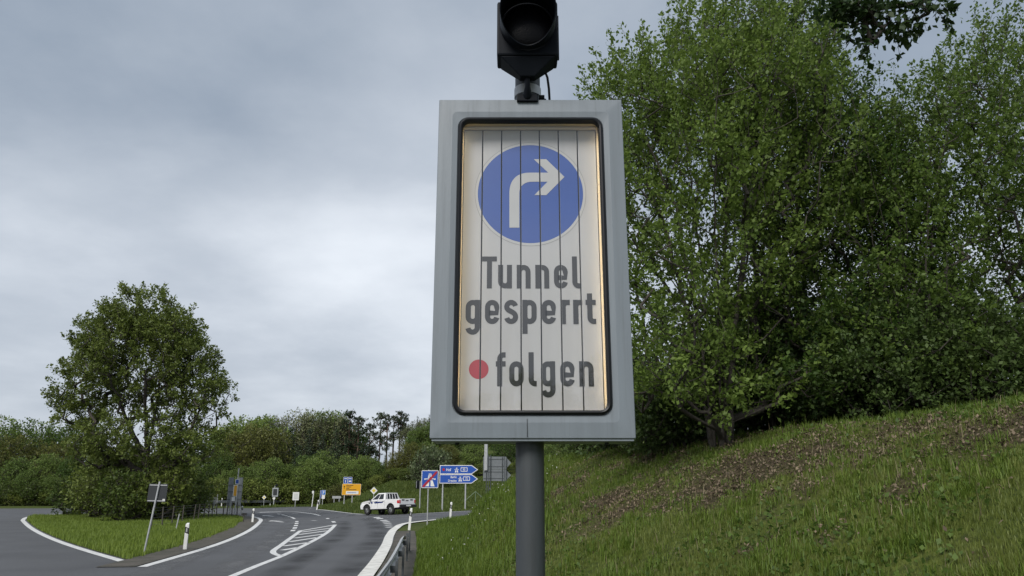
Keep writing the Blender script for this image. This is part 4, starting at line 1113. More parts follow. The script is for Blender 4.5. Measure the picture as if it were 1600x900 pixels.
extrude_profile(bm, prof, -HWY, HWY)
# tumble-in of bonnet and nose
for v in bm.verts:
    if v.co.x > 1.0 and v.co.z > 0.9: v.co.y *= 0.95
    if v.co.x > 2.2: v.co.y *= 0.90
bmesh.ops.recalc_face_normals(bm, faces=bm.faces)
ed = [e_ for e_ in bm.edges if e_.calc_face_angle(0) > 0.5 and abs(abs(e_.verts[0].co.y) - abs(e_.verts[1].co.y)) < 0.05 and e_.verts[0].co.z > 0.9 and e_.verts[1].co.z > 0.9 and e_.verts[0].co.y * e_.verts[1].co.y > 0]
bmesh.ops.bevel(bm, geom=ed, offset=0.05, segments=3, affect='EDGES', profile=0.5)
me_ = bpy.data.meshes.new("body"); bm.to_mesh(me_); bm.free()
body = obj("body", me_, M_carw, pick)
# load bed walls and tailgate
for sy in (-1, 1):
    MB().box((-1.73, sy * 0.865, 1.06), (1.82, 0.07, 0.30)).build("bed_side", M_carw, pick, bevel=0.02)
MB().box((-2.625, 0, 0.99), (0.06, 1.62, 0.46)).build("tailgate", M_carw, pick, bevel=0.02)
MB().box((-1.70, 0, 0.942), (1.76, 1.62, 0.012)).build("bed_floor", M_carblk, pick)
# cab
cbot = [(1.12, 0.85), (-0.80, 0.87)]; ctop = [(0.30, 0.66), (-0.64, 0.68)]
zb_, zt_ = 1.19, 1.76
cv = [(1.12, -0.84, zb_), (1.12, 0.84, zb_), (-0.80, 0.87, zb_), (-0.80, -0.87, zb_), (0.28, -0.66, zt_), (0.28, 0.66, zt_), (-0.62, 0.68, zt_), (-0.62, -0.68, zt_)]
MB().add(cv, [(3, 2, 1, 0), (4, 5, 6, 7), (0, 1, 5, 4), (1, 2, 6, 5), (2, 3, 7, 6), (3, 0, 4, 7)]).build("cab", M_carw, pick, bevel=0.055)
def lerp3(a, b_, t): return tuple(a[i] + (b_[i] - a[i]) * t for i in range(3))
def quad_on(name, a, b_, c, d, u0, u1, v0, v1, material, parent, out):
    """panel on the bilinear patch a-b (bottom), d-c (top)"""
    def pt(u, v): return Vector(lerp3(lerp3(a, b_, u), lerp3(d, c, u), v)) + Vector(out)
    q = [pt(u0[0], v0), pt(u1[0], v0), pt(u1[1], v1), pt(u0[1], v1)]
    nrm = Vector(out).normalized() * 0.012
    m_ = MB().add(q + [p - nrm for p in q], [(0, 1, 2, 3), (7, 6, 5, 4), (0, 4, 5, 1), (1, 5, 6, 2), (2, 6, 7, 3), (3, 7, 4, 0)])
    return m_.build(name, material, parent)
for sy in (-1, 1):
    a, b_, c, d = (1.12, sy * 0.84, zb_), (-0.80, sy * 0.87, zb_), (-0.62, sy * 0.68, zt_), (0.28, sy * 0.66, zt_)
    o_ = (0, sy * 0.008, 0.003)
    quad_on("door_window", a, b_, c, d, (0.12, 0.15), (0.50, 0.45), 0.10, 0.84, M_carglass, pick, o_)
    quad_on("door_window", a, b_, c, d, (0.555, 0.50), (0.90, 0.86), 0.10, 0.84, M_carglass, pick, o_)
    MB().box((1.02, sy * 0.97, 1.24), (0.12, 0.20, 0.17)).build("mirror", M_carblk, pick, bevel=0.03)
    for hx in (0.28, -0.62): MB().box((hx, sy * (HWY + 0.012), 1.08), (0.16, 0.03, 0.035)).build("door_handle", M_carblk, pick, bevel=0.008)
    MB().box((-0.02, sy * (HWY + 0.003), 1.00), (1.10, 0.008, 0.10)).build("door_stripe", M_carblue, pick)
    MB().box((0.86, sy * (HWY + 0.003), 1.0), (0.13, 0.008, 0.16)).build("crest", M_carblue, pick)
    MB().box((1.22, sy * (HWY - 0.02), 0.98), (0.16, 0.05, 0.07)).build("side_vent", M_carblk, pick)
    MB().box((-2.50, sy * 0.90, 0.99), (0.22, 0.05, 0.24)).box((-2.645, sy * 0.83, 0.99), (0.04, 0.14, 0.26)).build("tail_light", M_tail, pick, bevel=0.01)
    MB().box((2.36, sy * 0.66, 0.95), (0.14, 0.28, 0.13)).build("headlight", M_headl, pick, bevel=0.02)
    MB().box((0.0, sy * 0.86, 0.44), (2.0, 0.10, 0.07)).build("side_step", M_carblk, pick, bevel=0.015)
    for gx_ in (0.92, 0.10, -0.78): MB().box((gx_, sy * (HWY + 0.001), 0.84), (0.012, 0.004, 0.66)).build("door_seam", M_carblk, pick)
    for cx in (1.5, -1.55):
        v, f = [], []
        for k in range(13):
            a = R(162 - 144 * k / 12)
            for rr, yy in ((0.455, HWY - 0.06), (0.455, HWY + 0.022), (0.525, HWY + 0.016), (0.525, HWY - 0.01)):
                v.append((cx + rr * math.cos(a), sy * yy, 0.39 + rr * math.sin(a)))
            if k:
                for j in range(3): f.append(((k - 1) * 4 + j, (k - 1) * 4 + j + 1, k * 4 + j + 1, k * 4 + j))
        MB().add(v, f).build("arch_trim", M_carblk, pick)
        w = bpy.data.objects.new("wheel", None); COL.objects.link(w); w.parent = pick; w.location = (cx, sy * 0.77, 0.385)
        m_ = MB(); n = 28; prof_t = [(0.22, -0.12), (0.34, -0.13), (0.385, -0.09), (0.385, 0.09), (0.34, 0.13), (0.22, 0.12)]
        v = [(r_ * math.cos(2 * math.pi * k / n), y_, r_ * math.sin(2 * math.pi * k / n)) for k in range(n) for r_, y_ in prof_t]
        q = len(prof_t); f = [(k * q + j, k * q + (j + 1) % q, ((k + 1) % n) * q + (j + 1) % q, ((k + 1) % n) * q + j) for k in range(n) for j in range(q)]
        m_.add(v, f).build("tyre", M_tyre, w, smooth=True)
        m_ = MB().tube([(0, -sy * 0.02, 0), (0, sy * 0.07, 0)], 0.225, 24)
        for k in range(8):
            a = 2 * math.pi * k / 8
            m_.tube([(0.06 * math.cos(a), sy * 0.075, 0.06 * math.sin(a)), (0.21 * math.cos(a), sy * 0.10, 0.21 * math.sin(a))], 0.022, 5)
        m_.tube([(0, sy * 0.06, 0), (0, sy * 0.115, 0)], 0.06, 12).build("rim", M_rim, w)
        MB().box((cx, sy * 0.70, 0.55), (0.8, 0.30, 0.5)).build("wheel_well", M_carblk, pick) if False else None
quad_on("windscreen", (1.12, -0.84, zb_), (1.12, 0.84, zb_), (0.28, 0.66, zt_), (0.28, -0.66, zt_), (0.07, 0.08), (0.93, 0.92), 0.08, 0.92, M_carglass, pick, (0.008, 0, 0.006))
rw = quad_on("rear_window", (-0.80, 0.87, zb_), (-0.80, -0.87, zb_), (-0.62, -0.68, zt_), (-0.62, 0.68, zt_), (0.08, 0.09), (0.92, 0.91), 0.12, 0.86, M_carglass, pick, (-0.008, 0, 0.003))
for k in range(5):
    t = -0.60 + 0.30 * k; MB().tube([(-0.83, t * 1.05, 1.22), (-0.70, t * 0.92, 1.72)], 0.022, 6).build("guard_bar", M_carw, pick)
MB().tube([(-0.70, -0.62, 1.72), (-0.70, 0.62, 1.72)], 0.028, 6).build("guard_bar", M_carw, pick)
MB().box((2.45, 0, 0.60), (0.12, 1.56, 0.30)).build("front_bumper", M_carblk, pick, bevel=0.03)
MB().box((2.455, 0, 0.86), (0.05, 1.0, 0.18)).build("grille", M_carblk, pick, bevel=0.015)
MB().box((-2.72, 0, 0.64), (0.16, 1.74, 0.20)).build("rear_bumper", M_carblk, pick, bevel=0.03)
MB().box((-2.805, 0, 0.66), (0.012, 0.50, 0.11)).build("number_plate", M_white, pick)
MB().box((-2.662, 0.05, 1.07), (0.012, 0.30, 0.07)).box((-2.662, -0.45, 1.12), (0.012, 0.28, 0.10)).box((-2.662, 0.48, 1.12), (0.012, 0.28, 0.10)).build("tailgate_latch", M_carblk, pick)
MB().box((0, 0, 0.46), (4.2, 1.2, 0.16)).build("chassis", M_carblk, pick)

# ------------------------------------------------------------------ trees
def grow(rng, base, targets, stems, step=0.35, up_bias=0.5):
    """skeleton: stems are polylines from the base; every target twig is joined to the nearest node below it"""
    pos, par = [], []
    for st in stems:
        prev = -1
        for a, b_ in zip(st[:-1], st[1:]):
            a, b_ = np.array(a), np.array(b_); n = max(1, int(np.linalg.norm(b_ - a) / step))
            for k in range(n):
                if prev == -1 and k == 0: pos.append(a); par.append(-1); prev = 0 if len(pos) == 1 else len(pos) - 1
                p = a + (b_ - a) * (k + 1) / n + rng.normal(0, 0.03, 3) * step * 2
                pos.append(p); par.append(len(pos) - 2)
            prev = len(pos) - 1
    PN = np.zeros((len(pos) + len(targets) * 30 + 10, 3)); PN[:len(pos)] = pos; n_nodes = len(pos)
    order = np.argsort(np.linalg.norm(targets - np.array(base), axis=1))
    tips = np.zeros(len(targets), int)
    for ti in order:
        t = targets[ti]; d = t - PN[:n_nodes]
        dist = np.linalg.norm(d, axis=1); cost = dist + np.where(d[:, 2] < up_bias * dist * 0.5, 1.2 * dist, 0)
        j = int(np.argmin(cost)); L_ = dist[j]; n = max(1, min(14, int(L_ / step)))
        a = PN[j].copy(); prev = j
        mid = (a + t) / 2 + np.array([0, 0, -0.10 * L_]) + rng.normal(0, 0.05 * L_, 3)
        for k in range(1, n + 1):
            u = k / n; p = a * (1 - u) ** 2 + 2 * mid * u * (1 - u) + t * u * u
            PN[n_nodes] = p; par.append(prev); prev = n_nodes; n_nodes += 1
        tips[ti] = prev
    PN = PN[:n_nodes]; par = np.array(par)
    w = np.zeros(n_nodes)
    for ti in tips: w[ti] += 1
    for i in range(n_nodes - 1, -1, -1):
        if par[i] >= 0 and par[i] < i: w[par[i]] += w[i]
    return PN, par, w, tips
def branch_mesh(name, PN, par, w, r_tip, r_exp=0.42, sides=5, extra=None):
    r = r_tip * np.maximum(w, 1) ** r_exp
    idx = np.where(par >= 0)[0]
    A, B, ra, rb_ = PN[par[idx]], PN[idx], r[par[idx]], r[idx]
    ra = np.minimum(ra, rb_ * 1.6)
    if extra is not None:
        A = np.vstack([A, extra[0]]); B = np.vstack([B, extra[1]]); ra = np.append(ra, np.full(len(extra[0]), r_tip)); rb_ = np.append(rb_, np.full(len(extra[0]), r_tip * 0.4))
    t = B - A; t /= np.maximum(np.linalg.norm(t, axis=1, keepdims=True), 1e-6)
    ref = np.where(np.abs(t[:, 2:3]) < 0.9, np.array([[0, 0, 1.0]]), np.array([[1.0, 0, 0]]))
    u = np.cross(t, ref); u /= np.linalg.norm(u, axis=1, keepdims=True); v = np.cross(t, u)
    ang = 2 * np.pi * np.arange(sides) / sides
    ring = u[:, None, :] * np.cos(ang)[None, :, None] + v[:, None, :] * np.sin(ang)[None, :, None]
    V = np.concatenate([A[:, None, :] + ring * ra[:, None, None], B[:, None, :] + ring * rb_[:, None, None]], 1)
    n = len(A); b0 = (np.arange(n) * 2 * sides)[:, None]; k = np.arange(sides)[None, :]; k1 = (k + 1) % sides
    Fc = np.stack([b0 + k, b0 + k1, b0 + sides + k1, b0 + sides + k], -1).reshape(-1, 4)
    me_ = fast_mesh(name, V.reshape(-1, 3), Fc)
    me_.polygons.foreach_set("use_smooth", np.ones(len(Fc), bool))
    return me_
def leaf_verts(p, a, b_, ln, wd, fold):
    """folded diamond leaves"""
    n = np.cross(a, b_); ln = ln[:, None]; wd = wd[:, None]
    m_ = p + a * ln * 0.45 + n * fold * wd
    return np.stack([p, m_ + b_ * wd * 0.5, p + a * ln, m_ - b_ * wd * 0.5], 1).reshape(-1, 3)
def unit(v): return v / np.maximum(np.linalg.norm(v, axis=-1, keepdims=True), 1e-6)
def leaves_mesh(name, rng, p, outward, size, flat=0.5, wr=0.62):
    n = len(p)
    a = unit(outward * 0.8 + rng.normal(0, 0.7, (n, 3))); nn = unit(rng.normal(0, 1 - flat, (n, 3)) + np.array([0, 0, flat * 1.6]) + outward * 0.3)
    b_ = unit(np.cross(nn, a)); ln = size * rng.uniform(0.4, 1.45, n)
    V = leaf_verts(p, a, b_, ln, ln * wr, 0.12)
    return fast_mesh(name, V, np.arange(4 * n).reshape(-1, 4))
def shoot_leaves(rng, tips, dirs, lens, per, spread):
    """points strewn along straight shoots"""
    m_ = len(tips); t = rng.uniform(0, 1, (m_, per)) ** 0.8
    pts = tips[:, None, :] + dirs[:, None, :] * (t * lens[:, None])[..., None] + rng.normal(0, 1, (m_, per, 3)) * (spread * (1.1 - 0.75 * t))[..., None]
    outw = unit(pts - tips[:, None, :] + dirs[:, None, :] * 0.1)
    return pts.reshape(-1, 3), outw.reshape(-1, 3)
def sample_ellipsoids(rng, ells, n, hollow=0.25):
    vol = np.array([e_[3] * e_[4] * e_[5] for e_ in ells]); vol = vol / vol.sum(); out = []
    for e_, q in zip(ells, vol):
        k = int(n * q) + 1; d = unit(rng.normal(0, 1, (k, 3))); r = rng.uniform(hollow, 1, (k, 1)) ** (1 / 2.2)
        out.append(np.array(e_[:3]) + d * r * np.array(e_[3:6]))
    return np.vstack(out)
def broadleaf(name, rng, ells, stems, n_t, per, leaf, shoot, spread, up, r_tip=0.008, flat=0.5, hollow=0.25, zmin=0.3, sides=5, r_exp=0.42, step=0.35):
    """meshes of trunk with limbs, and of the leaf crown, origin at the foot"""
    T = sample_ellipsoids(rng, ells, n_t, hollow); T = T[T[:, 2] > zmin]
    PN, par, w, tips = grow(rng, (0, 0, 0), T, stems, step)
    cen = np.mean([e_[:3] for e_ in ells], axis=0)
    dirs = unit(unit(T - cen) * 0.7 + np.array([0, 0, up]) + rng.normal(0, 0.35, T.shape))
    lens = shoot * rng.uniform(0.5, 1.3, len(T))
    tr_ = branch_mesh("trunk", PN, par, w, r_tip, r_exp, sides, (T, T + dirs * lens[:, None]))
    p, o_ = shoot_leaves(rng, T, dirs, lens, per, spread)
    cr = leaves_mesh("crown", rng, p, o_, leaf, flat)
    return tr_, cr
def plant(name, label, cat, meshes, mats, loc, rz=0.0, sc=1.0, group=None):
    t_ = thing(name, label, cat, loc, rz, group)
    t_.scale = sc if isinstance(sc, tuple) else (sc,) * 3
    for nm, me_, m_ in zip(("trunk", "crown"), meshes, mats):
        o = obj(nm, me_, None, t_)
        if not me_.materials: me_.materials.append(m_)
    return t_
def stem_fan(rng, n, h, spread, lean=(0, 0), r0=0.15):
    out = []
    for k in range(n):
        a = 2 * math.pi * (k + rng.uniform(-.3, .3)) / n; s_ = spread * rng.uniform(0.5, 1.1)
        top = (math.cos(a) * s_ + lean[0], math.sin(a) * s_ + lean[1], h * rng.uniform(0.8, 1.05))
        out.append([(math.cos(a) * r0, math.sin(a) * r0, -0.3), (math.cos(a) * (r0 + s_ * 0.16) + lean[0] * .2, math.sin(a) * (r0 + s_ * 0.16) + lean[1] * .2, h * 0.28),
                    (math.cos(a) * s_ * 0.52 + lean[0] * .6, math.sin(a) * s_ * 0.52 + lean[1] * .6, h * 0.62), top])
    return out
def rel(base, px, py, y): 
    p = P(px, py, y); return (p.x - base.x, p.y - base.y, p.z - base.z)

# --- the trees on the bank at right
rng = np.random.default_rng(11)
bA = on_ground(1132, 16.6)
ellsA = [rel(bA, 1130, 250, 17.2) + (3.3, 2.8, 4.0), rel(bA, 1060, 330, 16.6) + (2.5, 2.3, 3.4), rel(bA, 1180, 130, 17.6) + (2.6, 2.4, 3.0), rel(bA, 1010, 180, 17.4) + (1.5, 1.5, 2.0), rel(bA, 1045, 520, 15.8) + (1.7, 1.6, 2.0), rel(bA, 1150, 520, 16.6) + (2.0, 1.8, 1.8), rel(bA, 1030, 590, 16.0) + (1.3, 1.3, 0.9), rel(bA, 1120, 600, 15.6) + (1.5, 1.2, 0.8)]
mA = broadleaf("A", rng, ellsA, stem_fan(rng, 7, 8.5, 2.6), 1500, 66, 0.098, 1.0, 0.12, 0.9, 0.006, 0.4, 0.1, 0.5, 5, 0.44)
plant("maple_tree", "broad multi-stemmed green tree on the bank nearest the big sign", "tree", mA, (M_bark, L_right), bA)
rng = np.random.default_rng(12)
bB = on_ground(1225, 17.8)
ellsB = [rel(bB, 1270, 270, 18.6) + (2.5, 2.5, 3.0), rel(bB, 1330, 380, 18.2) + (2.3, 2.2, 3.2), rel(bB, 1240, 95, 18.8) + (1.7, 1.9, 1.9), rel(bB, 1280, 540, 17.6) + (2.4, 2.0, 1.9), rel(bB, 1260, 610, 16.4) + (1.8, 1.2, 0.7)]
mB = broadleaf("B", rng, ellsB, stem_fan(rng, 6, 8.5, 2.0, (0.6, 0.3)), 1200, 62, 0.098, 0.95, 0.12, 0.8, 0.006, 0.4, 0.1, 0.5, 5, 0.44)
plant("maple_tree", "leafy multi-stemmed tree on the bank under the overhanging dark branch", "tree", mB, (M_bark, L_right), bB)
rng = np.random.default_rng(13)
bC = on_ground(1455, 16.5)
ellsC = [rel(bC, 1470, 300, 17.3) + (2.5, 2.4, 3.0), rel(bC, 1420, 420, 16.6) + (1.9, 1.9, 2.6), rel(bC, 1560, 330, 17.0) + (2.4, 2.2, 4.0), rel(bC, 1560, 150, 17.8) + (1.8, 2.0, 2.2), rel(bC, 1480, 540, 16.2) + (2.4, 1.8, 1.6)]
mC = broadleaf("C", rng, ellsC, stem_fan(rng, 6, 8.0, 2.2), 1150, 62, 0.095, 0.95, 0.12, 0.8, 0.006, 0.4, 0.1, 0.5, 5, 0.44)
plant("maple_tree", "dense dark green tree at the right edge of the bank", "tree", mC, (M_bark, L_right), bC)

# dark branch hanging in from a tree just outside, upper right
rng = np.random.default_rng(14)
bD = Vector((9.2, 9.6, float(H(9.2, 9.6))))
ellsD = [rel(bD, 1350, 22, 9.4) + (0.42, 0.4, 0.16), rel(bD, 1325, 12, 9.4) + (0.28, 0.3, 0.13), rel(bD, 1390, 30, 9.5) + (0.4, 0.4, 0.22), rel(bD, 1430, 20, 9.5) + (0.3, 0.4, 0.2), rel(bD, 1366, 56, 9.3) + (0.16, 0.2, 0.08)]
st = [[(0, 0, -0.3), (0.1, 0, 2.5), (-0.3, 0, 5.0), rel(bD, 1640, -40, 9.7), rel(bD, 1500, -10, 9.6), rel(bD, 1400, 10, 9.5), rel(bD, 1345, 14, 9.4)], [(0.05, 0, 2.5), (0.3, 0.4, 6.0), (0.5, 0.5, 8.5)]]
ellsD2 = [(0.4, 0.5, 7.6, 1.0, 1.0, 0.9)]
T1 = broadleaf("D", rng, ellsD + ellsD2, st, 520, 22, 0.115, 0.32, 0.07, 0.1, 0.005, 0.5, 0.0, 0.5, 6, 0.52)
plant("beech_tree", "dark leafy branch hanging into the upper right corner", "tree", T1, (M_bark, L_near), bD)

# shrubs at the foot of the trees and along the crest of the bank
def shrub_mesh(seed, n_t, per, leaf, h, r, ln=0.35):
    g_ = np.random.default_rng(seed)
    ells = [(0, 0, h * 0.45, r, r, h * 0.5)] + [(g_.uniform(-.6, .6) * r, g_.uniform(-.6, .6) * r, h * g_.uniform(.4, .75), r * .55, r * .55, h * .38) for _ in range(4)]
    return broadleaf("S", g_, ells, stem_fan(g_, 6, h * 0.7, r * 0.6, r0=0.05), n_t, per, leaf, ln, 0.10, 0.6, 0.004, 0.4, 0.15, 0.05, 4, 0.38, 0.3)
SH = [shrub_mesh(31, 330, 46, 0.085, 2.4, 1.5), shrub_mesh(32, 300, 46, 0.085, 1.8, 1.6), shrub_mesh(33, 260, 40, 0.08, 1.3, 1.0)]
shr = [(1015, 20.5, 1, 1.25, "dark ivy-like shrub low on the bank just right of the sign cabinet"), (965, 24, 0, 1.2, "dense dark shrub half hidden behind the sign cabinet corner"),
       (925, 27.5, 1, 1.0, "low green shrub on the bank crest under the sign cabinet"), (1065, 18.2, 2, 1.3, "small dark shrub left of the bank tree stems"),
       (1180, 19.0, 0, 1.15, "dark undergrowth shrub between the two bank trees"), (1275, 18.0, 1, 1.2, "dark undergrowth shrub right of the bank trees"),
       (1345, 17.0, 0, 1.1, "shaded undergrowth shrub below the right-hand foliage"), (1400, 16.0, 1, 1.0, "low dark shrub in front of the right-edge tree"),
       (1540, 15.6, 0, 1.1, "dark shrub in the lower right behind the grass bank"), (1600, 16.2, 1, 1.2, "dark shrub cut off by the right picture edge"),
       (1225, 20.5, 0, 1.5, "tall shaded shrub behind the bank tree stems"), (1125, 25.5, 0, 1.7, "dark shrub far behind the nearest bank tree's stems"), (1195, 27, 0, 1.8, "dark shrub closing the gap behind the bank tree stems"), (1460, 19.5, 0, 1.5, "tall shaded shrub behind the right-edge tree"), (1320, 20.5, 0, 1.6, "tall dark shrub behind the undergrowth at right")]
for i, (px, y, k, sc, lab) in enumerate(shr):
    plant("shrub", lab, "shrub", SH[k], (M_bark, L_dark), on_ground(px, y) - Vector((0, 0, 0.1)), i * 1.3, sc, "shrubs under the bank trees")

# --- the oak at left
rng = np.random.default_rng(21)
bO = on_ground(222, 58)
bO.z += 0.0
ellsO = [rel(bO, 222, 560, 58) + (4.6, 4.4, 4.0), rel(bO, 285, 590, 57) + (2.9, 3.0, 2.9), rel(bO, 150, 600, 58) + (2.6, 3.0, 3.0), rel(bO, 222, 500, 58) + (3.3, 3.0, 2.5), rel(bO, 268, 530, 57) + (2.5, 2.4, 2.2), rel(bO, 172, 530, 57) + (2.5, 2.4, 2.2), rel(bO, 322, 620, 57) + (1.9, 2.2, 1.7), rel(bO, 128, 640, 58) + (1.8, 2.2, 1.6),
         rel(bO, 225, 680, 57) + (4.6, 4.0, 1.9), rel(bO, 300, 700, 56) + (2.2, 2.5, 1.6), rel(bO, 160, 700, 57) + (2.2, 2.5, 1.6)]
stO = [[(0, 0, -0.3), (0.1, 0, 2.5), (0.0, 0.2, 5.0), (0.3, 0, 9.5), (0.1, 0, 14.5)], [(0.05, 0, 3.5), (1.8, -0.3, 7.0), (3.4, -0.6, 10.0)], [(0, 0.1, 4.0), (-2.0, 0.2, 7.5), (-3.4, 0.3, 10.0)],
       [(0, 0.0, 3.0), (2.6, 0.4, 5.0), (5.0, 0.2, 7.0)], [(0, 0.0, 3.2), (-2.6, -0.4, 5.0), (-4.6, -0.2, 6.6)], [(0, 0.1, 5.0), (0.4, -1.8, 8.0), (0.6, -3.0, 10.5)]]
mO = broadleaf("O", rng, ellsO, stO, 1450, 64, 0.185, 0.85, 0.22, 0.35, 0.016, 0.35, 0.35, 1.2, 5, 0.44, 0.5)
plant("oak_tree", "large spreading oak tree behind the verge fence at left", "tree", mO, (M_bark, L_oak), bO)

# --- forest: a few tree kinds, each planted many times
def deciduous(seed, h, r, n_t, per, leaf, up, base=0.2, sp=0.42):
    g_ = np.random.default_rng(seed); ells = [(0, 0, h * (0.5 + base * 0.5), r, r, h * (0.5 - base * 0.5))]
    for _ in range(7):
        a = g_.uniform(0, 6.28); q = g_.uniform(.35, .75) * r
        ells.append((math.cos(a) * q, math.sin(a) * q, h * g_.uniform(base + .18, .86), r * .48, r * .48, h * .16))
    stems = [[(0, 0, -0.4), (0.1, 0, h * .3), (0, 0.1, h * .62), (0, 0, h * .9)]] + [[(0, 0, h * (.18 + .07 * k)), (math.cos(k * 2.1) * r * .35, math.sin(k * 2.1) * r * .35, h * (.4 + .05 * k)), (math.cos(k * 2.1) * r * .65, math.sin(k * 2.1) * r * .65, h * (.55 + .06 * k))] for k in range(4)]
    return broadleaf("F", g_, ells, stems, n_t, per, leaf, 0.9, sp, up, 0.022, 0.3, 0.3, h * base * 0.6, 4, 0.40, 0.8)
def spruce(seed, h, r, rows, leaf, bare=0.05, droop=0.25, dens=1.0, rag=0.25):
    g_ = np.random.default_rng(seed); A, B, Lp, Lo = [], [], [], []
    zs = np.linspace(h * bare + 0.4, h * 0.985, rows)
    for z in zs:
        f = (1 - (z - h * bare) / (h * (1 - bare))) ** 0.85
        nb = max(4, int((5 + 6 * f) * dens))
        for k in range(nb):
            a = 2 * math.pi * (k + g_.uniform(0, 1)) / nb; ln = max(0.25, r * f * g_.uniform(1 - rag, 1 + rag * .6))
            s0 = np.array([0, 0, z]); e1 = np.array([math.cos(a) * ln, math.sin(a) * ln, z - droop * ln + 0.12 * ln]); A.append(s0); B.append(e1)
            m_ = max(4, int(ln * 7 * dens)); t = g_.uniform(0.15, 1, m_)
            p = s0 + (e1 - s0) * t[:, None] + g_.normal(0, 0.12, (m_, 3)) * np.array([1, 1, 0.6]); p[:, 2] -= 0.06 + 0.10 * g_.uniform(0, 1, m_)
            Lp.append(p); Lo.append(np.tile(unit((e1 - s0)[None])[0] + np.array([0, 0, -0.35]), (m_, 1)))
    A.append(np.array([0, 0, -0.4])); B.append(np.array([0, 0, 0.1]))
    PN = np.array([[0, 0, z] for z in np.linspace(-0.4, h, 14)]); par = np.array([-1] + list(range(13))); w = np.linspace(90, 1, 14) ** 1.4
    tr_ = branch_mesh("trunk", PN, par, w, 0.018, 0.42, 6, (np.array(A), np.array(B)))
    return tr_, leaves_mesh("crown", g_, np.vstack(Lp), np.vstack(Lo), leaf, 0.55, 0.42)
def pine(seed, h, crown0):
    g_ = np.random.default_rng(seed); ells = []
    for k in range(9):
        z = h * (crown0 + (1 - crown0) * k / 8.5); a = g_.uniform(0, 6.28); q = 1.5 * (1.1 - 0.7 * k / 8)
        ells.append((math.cos(a) * q, math.sin(a) * q, z, 1.15, 1.15, 0.42))
    ells.append((0, 0, h * 0.97, 0.8, 0.8, 0.6))
    return broadleaf("P", g_, ells, [[(0, 0, -0.4), (0.15, 0, h * .4), (0.0, 0.1, h * .75), (0.05, 0, h * .97)]], 95, 26, 0.27, 0.6, 0.20, 0.3, 0.03, 0.3, 0.0, h * crown0 * .8, 5, 0.40, 0.8)
KIND = {
 'green': (deciduous(41, 13, 4.2, 430, 17, 0.36, 0.5), L_green, M_bark, 13), 'green2': (deciduous(42, 12, 3.6, 400, 17, 0.34, 0.7), L_green, M_bark, 12),
 'olive': (deciduous(43, 14, 4.6, 470, 17, 0.36, 0.4), L_olive, M_bark, 14), 'pale': (deciduous(44, 15, 3.0, 300, 9, 0.30, 1.1, 0.35, 0.5), L_pale, M_bark, 15),
 'spruce': (spruce(45, 16, 3.0, 44, 0.42), L_conif, M_bark, 16), 'spruce2': (spruce(46, 15, 1.7, 30, 0.34, 0.2, 0.15, 0.75, 0.5), L_conif, M_bark, 15),
 'pine': (pine(47, 17, 0.52), L_conif, M_bark_p, 17), 'pine2': (pine(48, 17, 0.62), L_conif, M_bark_p, 17),
 'bush': (deciduous(49, 4.0, 2.4, 300, 16, 0.26, 0.6, 0.02, 0.3), L_lime, M_bark, 4), 'darkbush': (deciduous(50, 5.0, 2.8, 300, 16, 0.28, 0.6, 0.02, 0.3), L_oak, M_bark, 5),
 'blossom': (deciduous(51, 5.5, 2.6, 260, 16, 0.28, 0.4, 0.1, 0.25), L_white, M_bark, 5.5), 'grey': (deciduous(52, 4.0, 2.6, 380, 20, 0.20, 0.6, 0.0, 0.25), L_olive, M_bark, 4),
}
KLAB = {'green': ("leafy_tree", "fresh green broadleaf tree in the forest behind the junction", "tree", "green broadleaf trees of the far forest"),
        'green2': ("leafy_tree", "narrower fresh green tree along the forest edge", "tree", "narrow green trees of the forest edge"),
        'olive': ("leafy_tree", "big olive-coloured tree in young leaf in the far forest", "tree", "olive trees of the far forest"),
        'pale': ("leafy_tree", "thin pale tree with sparse spring leaves on the forest skyline", "tree", "sparse pale trees on the skyline"),
        'spruce': ("spruce_tree", "dark dense spruce standing inside the far forest", "tree", "dark spruces of the far forest"),
        'spruce2': ("spruce_tree", "slim ragged spruce on the forest skyline left of the sign cabinet", "tree", "slim ragged spruces on the skyline"),
        'pine': ("pine_tree", "tall dark pine with layered crown on the forest skyline", "tree", "tall pines with layered crowns"),
        'pine2': ("pine_tree", "tall pine with a bare trunk and sky between its neighbours", "tree", "bare-trunked pines on the skyline"),
        'bush': ("bush", "light green bush at the foot of the far forest", "bush", "light green bushes at the forest foot"),
        'darkbush': ("bush", "dark green bush at the forest edge behind the roads", "bush", "dark bushes at the forest edge"),
        'blossom': ("blossom_bush", "white blossoming bush on the hillside below the sign cabinet", "bush", None),
        'grey': ("bush", "rounded grey-green bush left of the yellow direction sign", "bush", None)}
FOREST = []
PLACES = [(5, "at the far left picture edge"), (60, "in the forest left of the oak"), (140, "close to the oak's left side"), (300, "behind the large oak"), (350, "behind the verge fence"), (372, "behind the verge sign cluster"),
          (392, "just right of the verge sign cluster"), (418, "above the small distant diamond sign"), (436, "behind the distant grey message sign"), (452, "left of the blank white board"), (472, "behind the blank white board"), (492, "behind the slim white pole"),
          (506, "behind the parking sign"), (518, "right of the parking sign"), (532, "behind the small grey arrow sign"), (550, "behind the yellow direction sign"), (566, "right of the yellow direction sign"), (585, "above the pickup's bonnet"),
          (605, "above the pickup's cab"), (628, "above the pickup's load bed"), (645, "just behind the pickup's tail"), (662, "behind the thin signal mast"), (686, "behind the crossed-out motorway sign"), (715, "behind the red-dotted blue arrow sign"),
          (750, "behind the blue arrow tips"), (800, "behind the grey arrow boards"), (870, "behind the sign pole"), (2000, "behind the bank crest")]
ROWS = ((123, "on the skyline"), (113, "in the middle row"), (0, "in the front row"))
taken = {}
def row(kind, pts, y, jit=3.0): 
    for px, top in pts: FOREST.append((kind, px, top, y))
